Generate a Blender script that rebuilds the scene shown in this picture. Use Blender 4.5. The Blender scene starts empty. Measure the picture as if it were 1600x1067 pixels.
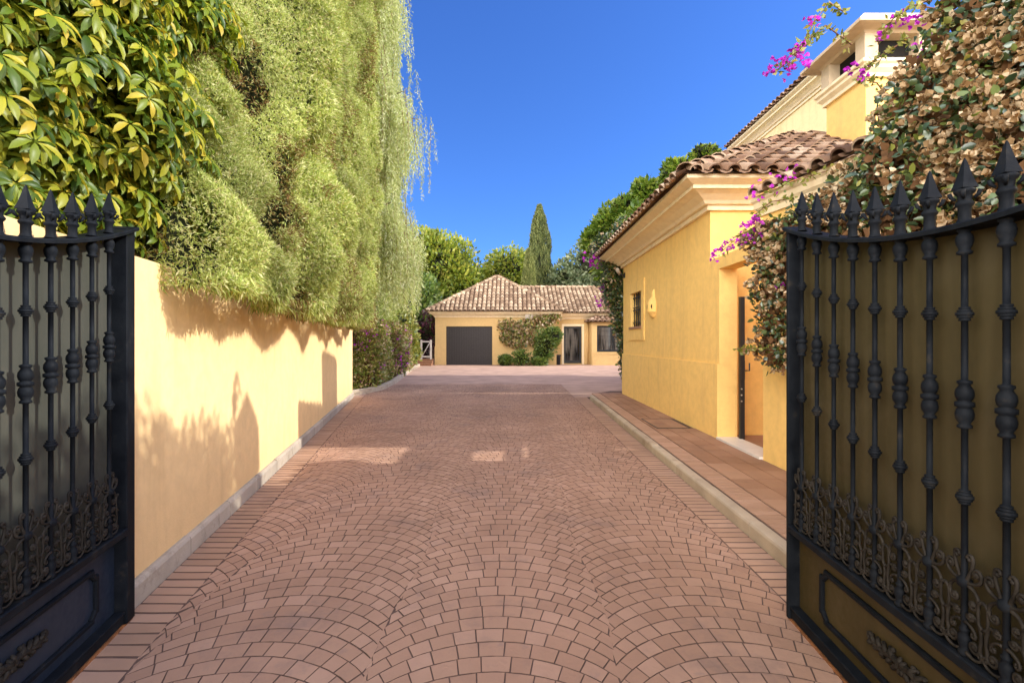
import bpy, math, random
import numpy as np
from mathutils import Vector, Matrix
random.seed(11)
RNG = np.random.default_rng(11)
PI = math.pi
scene = bpy.context.scene
COL = scene.collection
H = 1.4            # eye height
F = 760.0          # focal length in photo pixels

def at(px, py, Y):
    """photo pixel + distance -> world point"""
    return Vector(((px - 800) / F * Y, Y, H - (py - 533.5) / F * Y))

# ------------------------------------------------------------------ mesh helpers
class MB:
    def __init__(s):
        s.v = []; s.f = []; s.m = []; s.s = []
    def quad(s, pts, mat=0, smooth=False):
        n = len(s.v); s.v.extend([tuple(p) for p in pts])
        s.f.append(tuple(range(n, n + len(pts)))); s.m.append(mat); s.s.append(smooth)
    def grid(s, rows, mat=0, smooth=True, close_u=False):
        n = len(s.v); R = len(rows); C_ = len(rows[0])
        for r in rows: s.v.extend([tuple(p) for p in r])
        for i in range(R - 1):
            for j in range(C_ if close_u else C_ - 1):
                k = (j + 1) % C_
                s.f.append((n + i*C_ + j, n + i*C_ + k, n + (i+1)*C_ + k, n + (i+1)*C_ + j))
                s.m.append(mat); s.s.append(smooth)
        return n
    def box(s, lo, hi, mat=0, bev=0.0, M=None):
        x0, y0, z0 = lo; x1, y1, z1 = hi
        if bev <= 0:
            P = [(x0,y0,z0),(x1,y0,z0),(x1,y1,z0),(x0,y1,z0),(x0,y0,z1),(x1,y0,z1),(x1,y1,z1),(x0,y1,z1)]
            Fs = [(3,2,1,0),(4,5,6,7),(0,1,5,4),(1,2,6,5),(2,3,7,6),(3,0,4,7)]
        else:
            b = bev; P = []
            for z, ins in ((z0, b), (z0 + b, 0), (z1 - b, 0), (z1, b)):
                for (cx, cy, sx, sy) in ((x0,y0,1,1),(x1,y0,-1,1),(x1,y1,-1,-1),(x0,y1,1,-1)):
                    a = cx + sx*ins; c = cy + sy*ins
                    P.append((a + sx*b if cx == x0 or True else a, c, z)) if sx*sy > 0 else P.append((a, c + sy*b, z))
                    P.append((a, c + sy*b, z)) if sx*sy > 0 else P.append((a + sx*b, c, z))
            # reorder each ring to a proper octagon
            Q = []
            for r in range(4):
                ring = P[r*8:r*8+8]
                cx = sum(p[0] for p in ring)/8; cy = sum(p[1] for p in ring)/8
                ring.sort(key=lambda p: math.atan2(p[1]-cy, p[0]-cx)); Q += ring
            P = Q; Fs = [tuple(range(7, -1, -1)), tuple(range(24, 32))]
            for r in range(3):
                for j in range(8):
                    k = (j+1) % 8
                    Fs.append((r*8+j, r*8+k, (r+1)*8+k, (r+1)*8+j))
        n = len(s.v)
        s.v.extend([tuple(M @ Vector(p)) if M is not None else p for p in P])
        for f in Fs:
            s.f.append(tuple(n + i for i in f)); s.m.append(mat); s.s.append(False)
    def tube(s, pts, rad, seg=6, mat=0, cap=True, flat=None):
        pts = [Vector(p) for p in pts]; n = len(pts)
        if not hasattr(rad, '__len__'): rad = [rad] * n
        rows = []; up = Vector((0, 0, 1)); prev = None
        for i, p in enumerate(pts):
            t = (pts[min(i+1, n-1)] - pts[max(i-1, 0)])
            t = t.normalized() if t.length > 1e-9 else Vector((0,0,1))
            if prev is None:
                a = t.cross(up)
                if a.length < 1e-3: a = t.cross(Vector((1, 0, 0)))
                a.normalize()
            else:
                a = prev - t * prev.dot(t)
                if a.length < 1e-6: a = t.cross(up)
                a.normalize()
            prev = a; b = t.cross(a)
            rows.append([p + (a*math.cos(2*PI*k/seg) + b*math.sin(2*PI*k/seg)) * rad[i] for k in range(seg)])
        n0 = s.grid(rows, mat, True, True)
        if cap:
            s.f.append(tuple(n0 + k for k in range(seg))[::-1]); s.m.append(mat); s.s.append(False)
            s.f.append(tuple(n0 + (n-1)*seg + k for k in range(seg))); s.m.append(mat); s.s.append(False)
    def lathe(s, prof, cx=0, cy=0, seg=12, mat=0, smooth=True, rot=0.0):
        """prof: list of (radius, z)"""
        rows = [[(cx + r*math.cos(rot + 2*PI*k/seg), cy + r*math.sin(rot + 2*PI*k/seg), z) for k in range(seg)] for r, z in prof]
        n0 = s.grid(rows, mat, smooth, True)
        s.f.append(tuple(n0 + k for k in range(seg))[::-1]); s.m.append(mat); s.s.append(False)
        s.f.append(tuple(n0 + (len(prof)-1)*seg + k for k in range(seg))); s.m.append(mat); s.s.append(False)
    def xform(s, M, start=0):
        s.v[start:] = [tuple(M @ Vector(p)) for p in s.v[start:]]
    def build(s, name, mats, parent=None, auto=False):
        me = bpy.data.meshes.new(name)
        me.from_pydata(s.v, [], s.f)
        for m in (mats if isinstance(mats, (list, tuple)) else [mats]): me.materials.append(m)
        if len(me.materials) > 1: me.polygons.foreach_set('material_index', s.m)
        me.polygons.foreach_set('use_smooth', s.s)
        me.update()
        o = bpy.data.objects.new(name, me); COL.objects.link(o)
        if parent: o.parent = parent
        return o

def fast_mesh(name, V, Fq, mats, parent=None, mat_idx=None, smooth=False):
    """V (n,3), Fq (m,k) arrays"""
    me = bpy.data.meshes.new(name); n = len(V); m, k = Fq.shape
    me.vertices.add(n); me.vertices.foreach_set('co', np.asarray(V, np.float32).ravel())
    me.loops.add(m*k); me.loops.foreach_set('vertex_index', Fq.astype(np.int32).ravel())
    me.polygons.add(m); me.polygons.foreach_set('loop_start', np.arange(m, dtype=np.int32)*k)
    try: me.polygons.foreach_set('loop_total', np.full(m, k, dtype=np.int32))
    except Exception: pass
    for mt in (mats if isinstance(mats, (list, tuple)) else [mats]): me.materials.append(mt)
    if mat_idx is not None: me.polygons.foreach_set('material_index', np.asarray(mat_idx, np.int32))
    if smooth: me.polygons.foreach_set('use_smooth', np.ones(m, dtype=bool))
    me.update(calc_edges=True); me.validate()
    o = bpy.data.objects.new(name, me); COL.objects.link(o)
    if parent: o.parent = parent
    return o

def tag(o, label=None, cat=None, group=None, kind=None):
    if label: o['label'] = label
    if cat: o['category'] = cat
    if group: o['group'] = group
    if kind: o['kind'] = kind
    return o
def empty(name, loc=(0,0,0), rz=0.0, label=None, cat=None, group=None):
    o = bpy.data.objects.new(name, None); COL.objects.link(o)
    o.location = loc; o.rotation_euler = (0, 0, rz); o.empty_display_size = 0.2
    return tag(o, label, cat, group)

# ------------------------------------------------------------------ noise (numpy value noise)
def _hash(i, j, k, seed):
    h = (i*374761393 + j*668265263 + k*2147483647 + seed*974711) & 0xffffffff
    h = ((h ^ (h >> 13)) * 1274126177) & 0xffffffff
    return ((h ^ (h >> 16)) & 0xffff) / 65535.0
def vnoise(P, scale=1.0, seed=0):
    P = np.asarray(P, float) * scale
    i = np.floor(P).astype(np.int64); f = P - i; f = f*f*(3-2*f)
    out = 0
    for dx in (0, 1):
        for dy in (0, 1):
            for dz in (0, 1):
                w = (f[:,0] if dx else 1-f[:,0]) * (f[:,1] if dy else 1-f[:,1]) * (f[:,2] if dz else 1-f[:,2])
                out = out + w * _hash(i[:,0]+dx, i[:,1]+dy, i[:,2]+dz, seed)
    return out
def fbm(P, scale=1.0, seed=0, oct=3):
    t = 0; a = 1; s = 0
    for o in range(oct):
        t = t + a*vnoise(P, scale*2**o, seed+o*17); s += a; a *= 0.5
    return t / s
def unit(A):
    return A / np.maximum(np.linalg.norm(A, axis=1, keepdims=True), 1e-9)
def rdir(n):
    return unit(RNG.normal(size=(n, 3)))

# ------------------------------------------------------------------ materials
def new_mat(name):
    m = bpy.data.materials.new(name); m.use_nodes = True
    nt = m.node_tree; nt.nodes.clear()
    out = nt.nodes.new('ShaderNodeOutputMaterial')
    return m, nt, out
def N(nt, t, **kw):
    n = nt.nodes.new(t)
    for k, v in kw.items():
        if k.startswith('_'): setattr(n, k[1:], v)
        else: n.inputs[k.replace('__', ' ')].default_value = v
    return n
def ramp(nt, fac, stops):
    r = nt.nodes.new('ShaderNodeValToRGB'); e = r.color_ramp.elements
    while len(e) < len(stops): e.new(0.5)
    for i, (p, c) in enumerate(stops):
        e[i].position = p; e[i].color = (*c, 1)
    nt.links.new(fac, r.inputs['Fac']); return r
def noise_node(nt, scale, detail=4, rough=0.55, vec=None, dist=0.0):
    n = nt.nodes.new('ShaderNodeTexNoise'); n.inputs['Scale'].default_value = scale
    n.inputs['Detail'].default_value = detail; n.inputs['Roughness'].default_value = rough
    n.inputs['Distortion'].default_value = dist
    if vec is not None: nt.links.new(vec, n.inputs['Vector'])
    return n
def mixc(nt, fac, a, b, mode='MIX'):
    m = nt.nodes.new('ShaderNodeMix'); m.data_type = 'RGBA'; m.blend_type = mode
    for sock, val in ((m.inputs['Factor'], fac), (m.inputs['A'], a), (m.inputs['B'], b)):
        if hasattr(val, 'is_output'): nt.links.new(val, sock)
        elif isinstance(val, (int, float)): sock.default_value = val
        else: sock.default_value = (*val, 1)
    for sck in m.inputs:
        if sck.type == 'RGBA' and sck.name == 'A': 
            if hasattr(a, 'is_output'): nt.links.new(a, sck)
            else: sck.default_value = (*a, 1)
        if sck.type == 'RGBA' and sck.name == 'B':
            if hasattr(b, 'is_output'): nt.links.new(b, sck)
            else: sck.default_value = (*b, 1)
    return [o for o in m.outputs if o.type == 'RGBA'][0]
def bump(nt, height, strength=0.3, dist=0.01):
    b = nt.nodes.new('ShaderNodeBump'); b.inputs['Strength'].default_value = strength
    b.inputs['Distance'].default_value = dist; nt.links.new(height, b.inputs['Height']); return b
def wpos(nt):
    return nt.nodes.new('ShaderNodeNewGeometry').outputs['Position']
def mapped(nt, vec, scale):
    m = nt.nodes.new('ShaderNodeMapping'); m.inputs['Scale'].default_value = scale
    nt.links.new(vec, m.inputs['Vector']); return m.outputs['Vector']
def principled(nt, out, rough=0.8, metal=0.0, spec=0.3):
    p = nt.nodes.new('ShaderNodeBsdfPrincipled'); p.inputs['Roughness'].default_value = rough
    p.inputs['Metallic'].default_value = metal; p.inputs['Specular IOR Level'].default_value = spec
    nt.links.new(p.outputs[0], out.inputs['Surface']); return p
def sc(c, k): return tuple(min(1.0, x*k) for x in c)

def stucco(name, c, dirt=(0.56,0.37,0.17), base_stain=0.0):
    m, nt, out = new_mat(name); p = principled(nt, out, 0.9, 0, 0.15); g = wpos(nt)
    n1 = noise_node(nt, 0.9, 6, 0.6, g); n2 = noise_node(nt, 9, 5, 0.65, g)
    stv = mapped(nt, g, (3.0, 3.0, 0.35)); n3 = noise_node(nt, 1.6, 5, 0.6, stv)
    c1 = ramp(nt, n1.outputs['Fac'], [(0.3, sc(c, 0.95)), (0.7, sc(c, 1.03))])
    r2 = ramp(nt, n2.outputs['Fac'], [(0.35, (0.90,)*3), (0.65, (1.0,)*3)])
    c2 = mixc(nt, 1.0, c1.outputs['Color'], r2.outputs['Color'], 'MULTIPLY')
    r3 = ramp(nt, n3.outputs['Fac'], [(0.53, (0,)*3), (0.8, (0.42,)*3)])
    c3 = mixc(nt, r3.outputs['Color'], c2, dirt)
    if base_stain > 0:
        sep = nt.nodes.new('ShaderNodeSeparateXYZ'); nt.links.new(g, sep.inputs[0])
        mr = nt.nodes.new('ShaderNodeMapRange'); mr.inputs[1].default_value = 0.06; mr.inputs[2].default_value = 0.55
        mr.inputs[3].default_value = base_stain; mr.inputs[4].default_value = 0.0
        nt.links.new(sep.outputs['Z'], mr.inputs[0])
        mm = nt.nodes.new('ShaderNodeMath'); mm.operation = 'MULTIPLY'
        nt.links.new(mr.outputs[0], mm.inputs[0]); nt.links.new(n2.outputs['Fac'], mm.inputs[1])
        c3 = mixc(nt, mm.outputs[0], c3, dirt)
    nt.links.new(c3, p.inputs['Base Color'])
    n4 = noise_node(nt, 22, 6, 0.7, g)
    b = bump(nt, n4.outputs['Fac'], 0.35, 0.010); nt.links.new(b.outputs[0], p.inputs['Normal'])
    return m

def island_mat(name, stops, rough=0.85, var_scale=3.0, var=(0.75, 1.1), bump_scale=60, bump_d=0.004, spec=0.2, grime=None, lane=False):
    """colour from a random value per mesh island, broken up by noise"""
    m, nt, out = new_mat(name); p = principled(nt, out, rough, 0, spec); g = wpos(nt)
    geo = nt.nodes.new('ShaderNodeNewGeometry')
    r = ramp(nt, geo.outputs['Random Per Island'], stops)
    n = noise_node(nt, var_scale, 5, 0.6, g)
    r2 = ramp(nt, n.outputs['Fac'], [(0.3, (var[0],)*3), (0.7, (min(1, var[1]),)*3)])
    c = mixc(nt, 1.0, r.outputs['Color'], r2.outputs['Color'], 'MULTIPLY')
    if grime:
        n3 = noise_node(nt, grime[1], 6, 0.7, g)
        r3 = ramp(nt, n3.outputs['Fac'], [(grime[2], (0,)*3), (grime[2]+0.15, (grime[3],)*3)])
        c = mixc(nt, r3.outputs['Color'], c, grime[0])
    if lane:
        nl = noise_node(nt, 1.0, 4, 0.6, mapped(nt, g, (1.3, 0.10, 1.0)), 0.3)
        rl = ramp(nt, nl.outputs['Fac'], [(0.36, (0.90,0.88,0.88)), (0.62, (1.0,1.0,1.0))])
        c = mixc(nt, 1.0, c, rl.outputs['Color'], 'MULTIPLY')
        nm = noise_node(nt, 7.0, 6, 0.7, g)
        rm = ramp(nt, nm.outputs['Fac'], [(0.60, (0,)*3), (0.72, (0.5,)*3)])
        c = mixc(nt, rm.outputs['Color'], c, (0.24, 0.18, 0.155))
    nt.links.new(c, p.inputs['Base Color'])
    nb = noise_node(nt, bump_scale, 4, 0.6, g)
    b = bump(nt, nb.outputs['Fac'], 0.5, bump_d); nt.links.new(b.outputs[0], p.inputs['Normal'])
    return m

def plain(name, c, rough=0.7, metal=0.0, spec=0.3, nscale=8, amt=0.25, bscale=80, bd=0.002):
    m, nt, out = new_mat(name); p = principled(nt, out, rough, metal, spec); g = wpos(nt)
    n = noise_node(nt, nscale, 5, 0.6, g)
    r = ramp(nt, n.outputs['Fac'], [(0.3, sc(c, 1-amt)), (0.7, sc(c, 1+amt))])
    nt.links.new(r.outputs['Color'], p.inputs['Base Color'])
    nb = noise_node(nt, bscale, 3, 0.5, g); b = bump(nt, nb.outputs['Fac'], 0.3, bd)
    nt.links.new(b.outputs[0], p.inputs['Normal']); return m

def leaf_mat(name, stops, transl=0.35, gloss=0.06, rough=0.5, patch=1.2, patch_amt=(0.7, 1.0), tcol=None):
    m, nt, out = new_mat(name); geo = nt.nodes.new('ShaderNodeNewGeometry')
    r = ramp(nt, geo.outputs['Random Per Island'], stops)
    n = noise_node(nt, patch, 4, 0.6, geo.outputs['Position'])
    r2 = ramp(nt, n.outputs['Fac'], [(0.35, (patch_amt[0],)*3), (0.65, (patch_amt[1],)*3)])
    c = mixc(nt, 1.0, r.outputs['Color'], r2.outputs['Color'], 'MULTIPLY')
    d = nt.nodes.new('ShaderNodeBsdfDiffuse'); nt.links.new(c, d.inputs['Color'])
    t = nt.nodes.new('ShaderNodeBsdfTranslucent')
    ct = mixc(nt, 1.0, c, tcol or (1.0, 1.0, 0.55), 'MULTIPLY'); nt.links.new(ct, t.inputs['Color'])
    mx = nt.nodes.new('ShaderNodeMixShader'); mx.inputs[0].default_value = transl
    nt.links.new(d.outputs[0], mx.inputs[1]); nt.links.new(t.outputs[0], mx.inputs[2])
    last = mx
    if gloss > 0:
        gl = nt.nodes.new('ShaderNodeBsdfGlossy'); gl.inputs['Roughness'].default_value = rough
        gl.inputs['Color'].default_value = (0.9, 0.95, 0.9, 1)
        mg = nt.nodes.new('ShaderNodeMixShader'); mg.inputs[0].default_value = gloss
        nt.links.new(mx.outputs[0], mg.inputs[1]); nt.links.new(gl.outputs[0], mg.inputs[2]); last = mg
    nt.links.new(last.outputs[0], out.inputs['Surface']); return m

YEL = (0.97, 0.655, 0.225)
M = {}
M['stucco'] = stucco('yellow_stucco', YEL)
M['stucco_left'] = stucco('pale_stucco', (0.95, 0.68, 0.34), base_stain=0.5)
M['stucco_far'] = stucco('far_stucco', (0.66, 0.46, 0.20))
M['cream'] = stucco('cream_stucco', (0.86, 0.68, 0.36))
M['cornice'] = stucco('cornice_cream', (0.93, 0.79, 0.53))
M['chimney_stone'] = stucco('weathered_cream', (0.62, 0.50, 0.34), dirt=(0.13, 0.11, 0.09))
M['soot_and_hole_shade'] = plain('soot_and_hole_shade', (0.012, 0.011, 0.010), 0.95)  # flue soot, and the painted shade of the lantern holes
M['tile'] = island_mat('roof_tile', [(0.0,(0.13,0.075,0.05)),(0.25,(0.24,0.14,0.085)),(0.5,(0.34,0.21,0.13)),(0.8,(0.44,0.30,0.195)),(1.0,(0.54,0.41,0.29))],
                       0.9, 4.0, (0.6, 1.0), 40, 0.004, 0.15, ((0.09,0.075,0.06), 2.2, 0.56, 0.75))
M['tile_far'] = island_mat('far_roof_tile', [(0.0,(0.18,0.115,0.07)),(0.4,(0.32,0.22,0.135)),(1.0,(0.50,0.38,0.25))],
                       0.9, 2.0, (0.7, 1.0), 40, 0.004, 0.15, ((0.13,0.10,0.08), 1.2, 0.6, 0.6))
M['tile_bed'] = plain('roof_tile_bed', (0.14, 0.085, 0.055), 0.95, nscale=3)
M['stone'] = island_mat('paving_stone', [(0.0,(0.435,0.265,0.180)),(0.35,(0.465,0.285,0.193)),(0.7,(0.485,0.30,0.205)),(1.0,(0.53,0.335,0.236))],
                        0.8, 0.6, (0.70, 1.0), 45, 0.007, 0.2, ((0.17,0.13,0.12), 1.5, 0.54, 0.5), lane=True)
M['groove'] = plain('paving_groove', (0.125, 0.078, 0.06), 0.95, nscale=5)
M['band'] = island_mat('band_brick', [(0.0,(0.42,0.26,0.172)),(0.5,(0.455,0.283,0.19)),(1.0,(0.50,0.32,0.222))],
                        0.8, 1.2, (0.75, 1.0), 55, 0.003, 0.22, ((0.17,0.115,0.095), 2.0, 0.58, 0.5))
M['slab'] = island_mat('terracotta_slab', [(0.0,(0.35,0.195,0.118)),(0.5,(0.385,0.22,0.138)),(1.0,(0.43,0.26,0.17))],
                        0.75, 1.6, (0.7, 1.0), 40, 0.003, 0.28, ((0.19,0.11,0.08), 2.4, 0.55, 0.5))
M['court'] = plain('court_paving', (0.42, 0.272, 0.20), 0.85, nscale=1.2, amt=0.22, bscale=9, bd=0.01)
M['kerb'] = island_mat('granite_kerb', [(0,(0.42,0.37,0.30)),(1,(0.54,0.47,0.37))], 0.85, 3, (0.75,1), 50, 0.006, 0.2, ((0.20,0.16,0.12), 5, 0.56, 0.6))
M['kerb_pale'] = island_mat('pale_kerb', [(0,(0.46,0.37,0.27)),(1,(0.54,0.45,0.33))], 0.85, 3, (0.75,1), 50, 0.006, 0.2, ((0.24,0.18,0.11), 5, 0.56, 0.6))
M['marble'] = plain('threshold_marble', (0.72, 0.70, 0.66), 0.4, nscale=4, amt=0.1)
M['black_metal'] = plain('black_metal', (0.018, 0.018, 0.02), 0.5, 0.0, 0.5)
M['dark_frame'] = plain('dark_frame', (0.016, 0.022, 0.026), 0.45, 0, 0.5)
M['garage_metal'] = plain('garage_door_paint', (0.036, 0.031, 0.029), 0.55, 0, 0.4, amt=0.1)
M['bark'] = plain('bark', (0.12, 0.085, 0.06), 0.95, nscale=12, amt=0.4, bscale=30, bd=0.02)
M['twig'] = plain('dry_twig', (0.20, 0.10, 0.055), 0.9, nscale=15, amt=0.4)
M['core_green'] = plain('foliage_inner_shade', (0.022, 0.026, 0.010), 1.0, nscale=6, amt=0.5)  # shade inside the foliage put into a near-black green
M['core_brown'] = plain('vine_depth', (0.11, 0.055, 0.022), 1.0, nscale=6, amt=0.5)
M['soil'] = plain('soil', (0.11, 0.07, 0.045), 1.0, nscale=5, amt=0.4, bscale=20, bd=0.02)
M['white_paint'] = plain('white_paint', (0.55, 0.50, 0.44), 0.6)
M['wood'] = plain('deck_wood', (0.26, 0.13, 0.07), 0.8)

def iron_mat():
    m, nt, out = new_mat('painted_iron'); p = principled(nt, out, 0.45, 0.0, 0.06); g = wpos(nt)
    n = noise_node(nt, 14, 5, 0.6, g)
    r = ramp(nt, n.outputs['Fac'], [(0.3,(0.0055,0.0070,0.0095)),(0.62,(0.011,0.0135,0.017)),(0.8,(0.040,0.034,0.026))])
    nt.links.new(r.outputs['Color'], p.inputs['Base Color'])
    rr = ramp(nt, n.outputs['Fac'], [(0.3,(0.45,)*3),(0.7,(0.7,)*3)]); nt.links.new(rr.outputs['Color'], p.inputs['Roughness'])
    nb = noise_node(nt, 90, 3, 0.5, g); b = bump(nt, nb.outputs['Fac'], 0.25, 0.003); nt.links.new(b.outputs[0], p.inputs['Normal'])
    return m
M['iron'] = iron_mat()
def sheet_mat(name, c1, c2, c3):
    m, nt, out = new_mat(name); p = principled(nt, out, 0.45, 0.0, 0.14); g = wpos(nt)
    v = mapped(nt, g, (1.0, 1.0, 0.12)); n = noise_node(nt, 9, 6, 0.65, v, 0.4)
    n2 = noise_node(nt, 2.2, 5, 0.6, g, 0.5)
    r = ramp(nt, n.outputs['Fac'], [(0.3, c1), (0.7, c2)])
    r2 = ramp(nt, n2.outputs['Fac'], [(0.52, (0,)*3), (0.75, (0.55,)*3)])
    c = mixc(nt, r2.outputs['Color'], r.outputs['Color'], c3)
    nt.links.new(c, p.inputs['Base Color'])
    n3 = noise_node(nt, 30, 4, 0.6, g)
    rr = ramp(nt, n3.outputs['Fac'], [(0.3,(0.32,)*3),(0.7,(0.52,)*3)]); nt.links.new(rr.outputs['Color'], p.inputs['Roughness'])
    b = bump(nt, n2.outputs['Fac'], 0.15, 0.01); nt.links.new(b.outputs[0], p.inputs['Normal'])
    return m
M['iron_warm'] = plain('warm_iron', (0.025, 0.022, 0.018), 0.6, 0.0, 0.1, nscale=25, amt=0.5)  # lighter, warmer iron tone for scrolls and rosettes
M['rust'] = plain('rusty_edge', (0.25, 0.10, 0.035), 0.9, nscale=20, amt=0.5)
M['sheet_warm'] = sheet_mat('olive_sheet_metal', (0.050,0.041,0.019), (0.074,0.060,0.029), (0.105,0.088,0.053))
M['sheet_cool'] = sheet_mat('green_sheet_metal', (0.050,0.055,0.045), (0.078,0.080,0.066), (0.105,0.098,0.080))
M['panel_warm'] = sheet_mat('olive_panel_metal', (0.045,0.034,0.013), (0.062,0.046,0.018), (0.09,0.072,0.04))
M['panel_cool'] = sheet_mat('blue_sheet_metal', (0.012,0.020,0.036), (0.020,0.030,0.048), (0.045,0.05,0.055))
def glass_mat():
    m, nt, out = new_mat('window_glass'); p = principled(nt, out, 0.06, 0.0, 0.6); g = wpos(nt)
    n = noise_node(nt, 2.4, 3, 0.5, mapped(nt, g, (2.2, 1, 0.25)))
    r = ramp(nt, n.outputs['Fac'], [(0.42,(0.012,0.014,0.015)),(0.58,(0.16,0.15,0.13))])
    nt.links.new(r.outputs['Color'], p.inputs['Base Color']); return m
M['glass'] = glass_mat()

# foliage
M['conifer'] = leaf_mat('conifer_spray', [(0,(0.24,0.32,0.07)),(0.3,(0.48,0.57,0.15)),(0.65,(0.69,0.73,0.26)),(0.9,(0.84,0.82,0.44)),(1,(0.62,0.48,0.22))], 0.38, 0.0, 0.6, 1.3, (0.62, 1.0))
M['conifer_dry'] = leaf_mat('dry_conifer_spray', [(0,(0.16,0.085,0.035)),(0.6,(0.30,0.18,0.07)),(1,(0.42,0.32,0.12))], 0.3, 0.0)
M['scheff'] = leaf_mat('umbrella_leaf', [(0,(0.05,0.10,0.012)),(0.3,(0.12,0.19,0.018)),(0.55,(0.26,0.31,0.025)),(0.85,(0.46,0.44,0.04)),(1,(0.62,0.46,0.05))], 0.38, 0.02, 0.4, 1.5, (0.75, 1.0))
M['pepper'] = leaf_mat('pepper_leaf', [(0,(0.36,0.44,0.13)),(0.5,(0.62,0.66,0.28)),(1,(0.82,0.80,0.50))], 0.45, 0.03, 0.6)
M['tree_lime'] = leaf_mat('lime_leaf', [(0,(0.10,0.16,0.02)),(0.4,(0.22,0.29,0.03)),(0.8,(0.36,0.38,0.05)),(1,(0.46,0.42,0.08))], 0.4, 0.03, 0.5, 0.5)
M['tree_green'] = leaf_mat('green_leaf', [(0,(0.06,0.12,0.025)),(0.5,(0.14,0.22,0.045)),(1,(0.28,0.33,0.08))], 0.4, 0.04, 0.4, 0.5)
M['tree_bright'] = leaf_mat('bright_leaf', [(0,(0.08,0.16,0.02)),(0.5,(0.20,0.32,0.04)),(1,(0.40,0.46,0.08))], 0.45, 0.04, 0.4, 0.8)
M['tree_grey'] = leaf_mat('grey_green_leaf', [(0,(0.09,0.14,0.07)),(0.5,(0.17,0.23,0.11)),(1,(0.30,0.33,0.18))], 0.35, 0.04, 0.5, 0.5)
M['cypress'] = leaf_mat('cypress_leaf', [(0,(0.05,0.075,0.02)),(0.5,(0.12,0.15,0.04)),(1,(0.24,0.26,0.08))], 0.25, 0.03, 0.6, 0.8)
M['cypress_pale'] = leaf_mat('pale_cypress_leaf', [(0,(0.09,0.12,0.03)),(0.5,(0.20,0.23,0.06)),(1,(0.34,0.35,0.12))], 0.25, 0.03, 0.6, 0.8)
M['vine_leaf'] = leaf_mat('vine_leaf', [(0,(0.022,0.055,0.030)),(0.5,(0.05,0.10,0.04)),(0.85,(0.11,0.17,0.045)),(1,(0.22,0.27,0.06))], 0.28, 0.09, 0.35, 2.0)
M['vine_leaf_lit'] = leaf_mat('lit_vine_leaf', [(0,(0.12,0.18,0.025)),(0.5,(0.30,0.33,0.06)),(1,(0.52,0.46,0.12))], 0.4, 0.05, 0.4, 2.0)  # lighter copy of the vine leaf with sunlight put into its colour
M['dry_bract'] = leaf_mat('dry_bract', [(0,(0.24,0.135,0.055)),(0.3,(0.42,0.28,0.14)),(0.7,(0.64,0.48,0.29)),(1,(0.80,0.67,0.46))], 0.3, 0.0, 0.5, 2.5, (0.75, 1.0), (1.0, 0.9, 0.7))
M['magenta'] = leaf_mat('magenta_bract', [(0,(0.42,0.025,0.40)),(0.6,(0.60,0.05,0.60)),(1,(0.70,0.15,0.66))], 0.35, 0.0, 0.5, 2.0, (0.85, 1.0), (1, 0.8, 1))
M['dark_red'] = leaf_mat('purple_leaf', [(0,(0.05,0.015,0.03)),(1,(0.16,0.05,0.09))], 0.3, 0.02)

# ------------------------------------------------------------------ foliage builders
def blades(P, D, S, L, W, cup=0.0):
    """rhombus leaves: base P, axis D, side S (unit), length L, width W -> V, F (quads)"""
    n = len(P); L = np.broadcast_to(L, (n,))[:, None]; W = np.broadcast_to(W, (n,))[:, None]
    mid = P + D*L*0.45; nn = np.cross(D, S)
    V = np.empty((n, 4, 3)); V[:,0] = P; V[:,1] = mid + S*W*0.5 + nn*W*cup; V[:,2] = P + D*L; V[:,3] = mid - S*W*0.5 + nn*W*cup
    return V.reshape(-1, 3), np.arange(n*4).reshape(n, 4)
def ovate(P, D, S, L, W, cup=0.15, curl=0.12):
    """rounded leaves folded along the midrib: two quads each"""
    n = len(P); L = np.broadcast_to(L, (n,))[:, None]; W = np.broadcast_to(W, (n,))[:, None]; nn = np.cross(D, S)
    V = np.empty((n, 6, 3)); c = (curl*(RNG.random(n)-.2))[:, None]
    V[:,0] = P; V[:,3] = P + D*L - nn*L*c
    for i, sg in ((1, 1), (5, -1)): V[:,i] = P + D*L*.28 + sg*S*W*.46 + nn*W*cup
    for i, sg in ((2, 1), (4, -1)): V[:,i] = P + D*L*.68 + sg*S*W*.42 + nn*W*cup - nn*L*c*.4
    b = (np.arange(n)*6)[:, None]
    Fq = np.concatenate([b + np.array([[0,1,2,3]]), b + np.array([[0,3,4,5]])])
    return V.reshape(-1, 3), Fq
def side_of(D, bias=None):
    r = rdir(len(D)) if bias is None else unit(bias + 0.6*RNG.normal(size=D.shape))
    return unit(np.cross(D, r))
def merge(parts):
    Vs, Fs, o = [], [], 0
    for V, Fq in parts:
        Vs.append(V); Fs.append(Fq + o); o += len(V)
    return np.concatenate(Vs), np.concatenate(Fs)
def blob_points(c, r, n, seed, shell=0.45, lump=0.35, lsc=0.9):
    """points through the outer volume of an uneven ellipsoid; returns positions, outward dirs"""
    d = rdir(n); c = np.array(c, float); r = np.array(r, float)
    k = 1 + lump*(fbm(d*1.5 + seed*3.1, lsc*1.6, seed, 3) - 0.5)*2
    t = 1 - shell*RNG.random(n)**1.6
    return c + d*r*(k*t)[:, None], d
def crown_leaves(blobs, n_per, L, W, seed=0, up=0.35, droop=0.0):
    parts = []
    for i, (c, r) in enumerate(blobs):
        P, d = blob_points(c, r, n_per, seed+i)
        keep = fbm(P, 0.9/ max(0.4, r[0]*0.5), seed+50+i, 3) > 0.40
        P = P[keep]; d = d[keep]
        D = unit(d + 0.8*rdir(len(P)) + np.array([0, 0, up - droop]))
        parts.append(blades(P, D, side_of(D), L*(0.6+0.8*RNG.random(len(P))), W*(0.7+0.6*RNG.random(len(P)))))
    return merge(parts)
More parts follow.
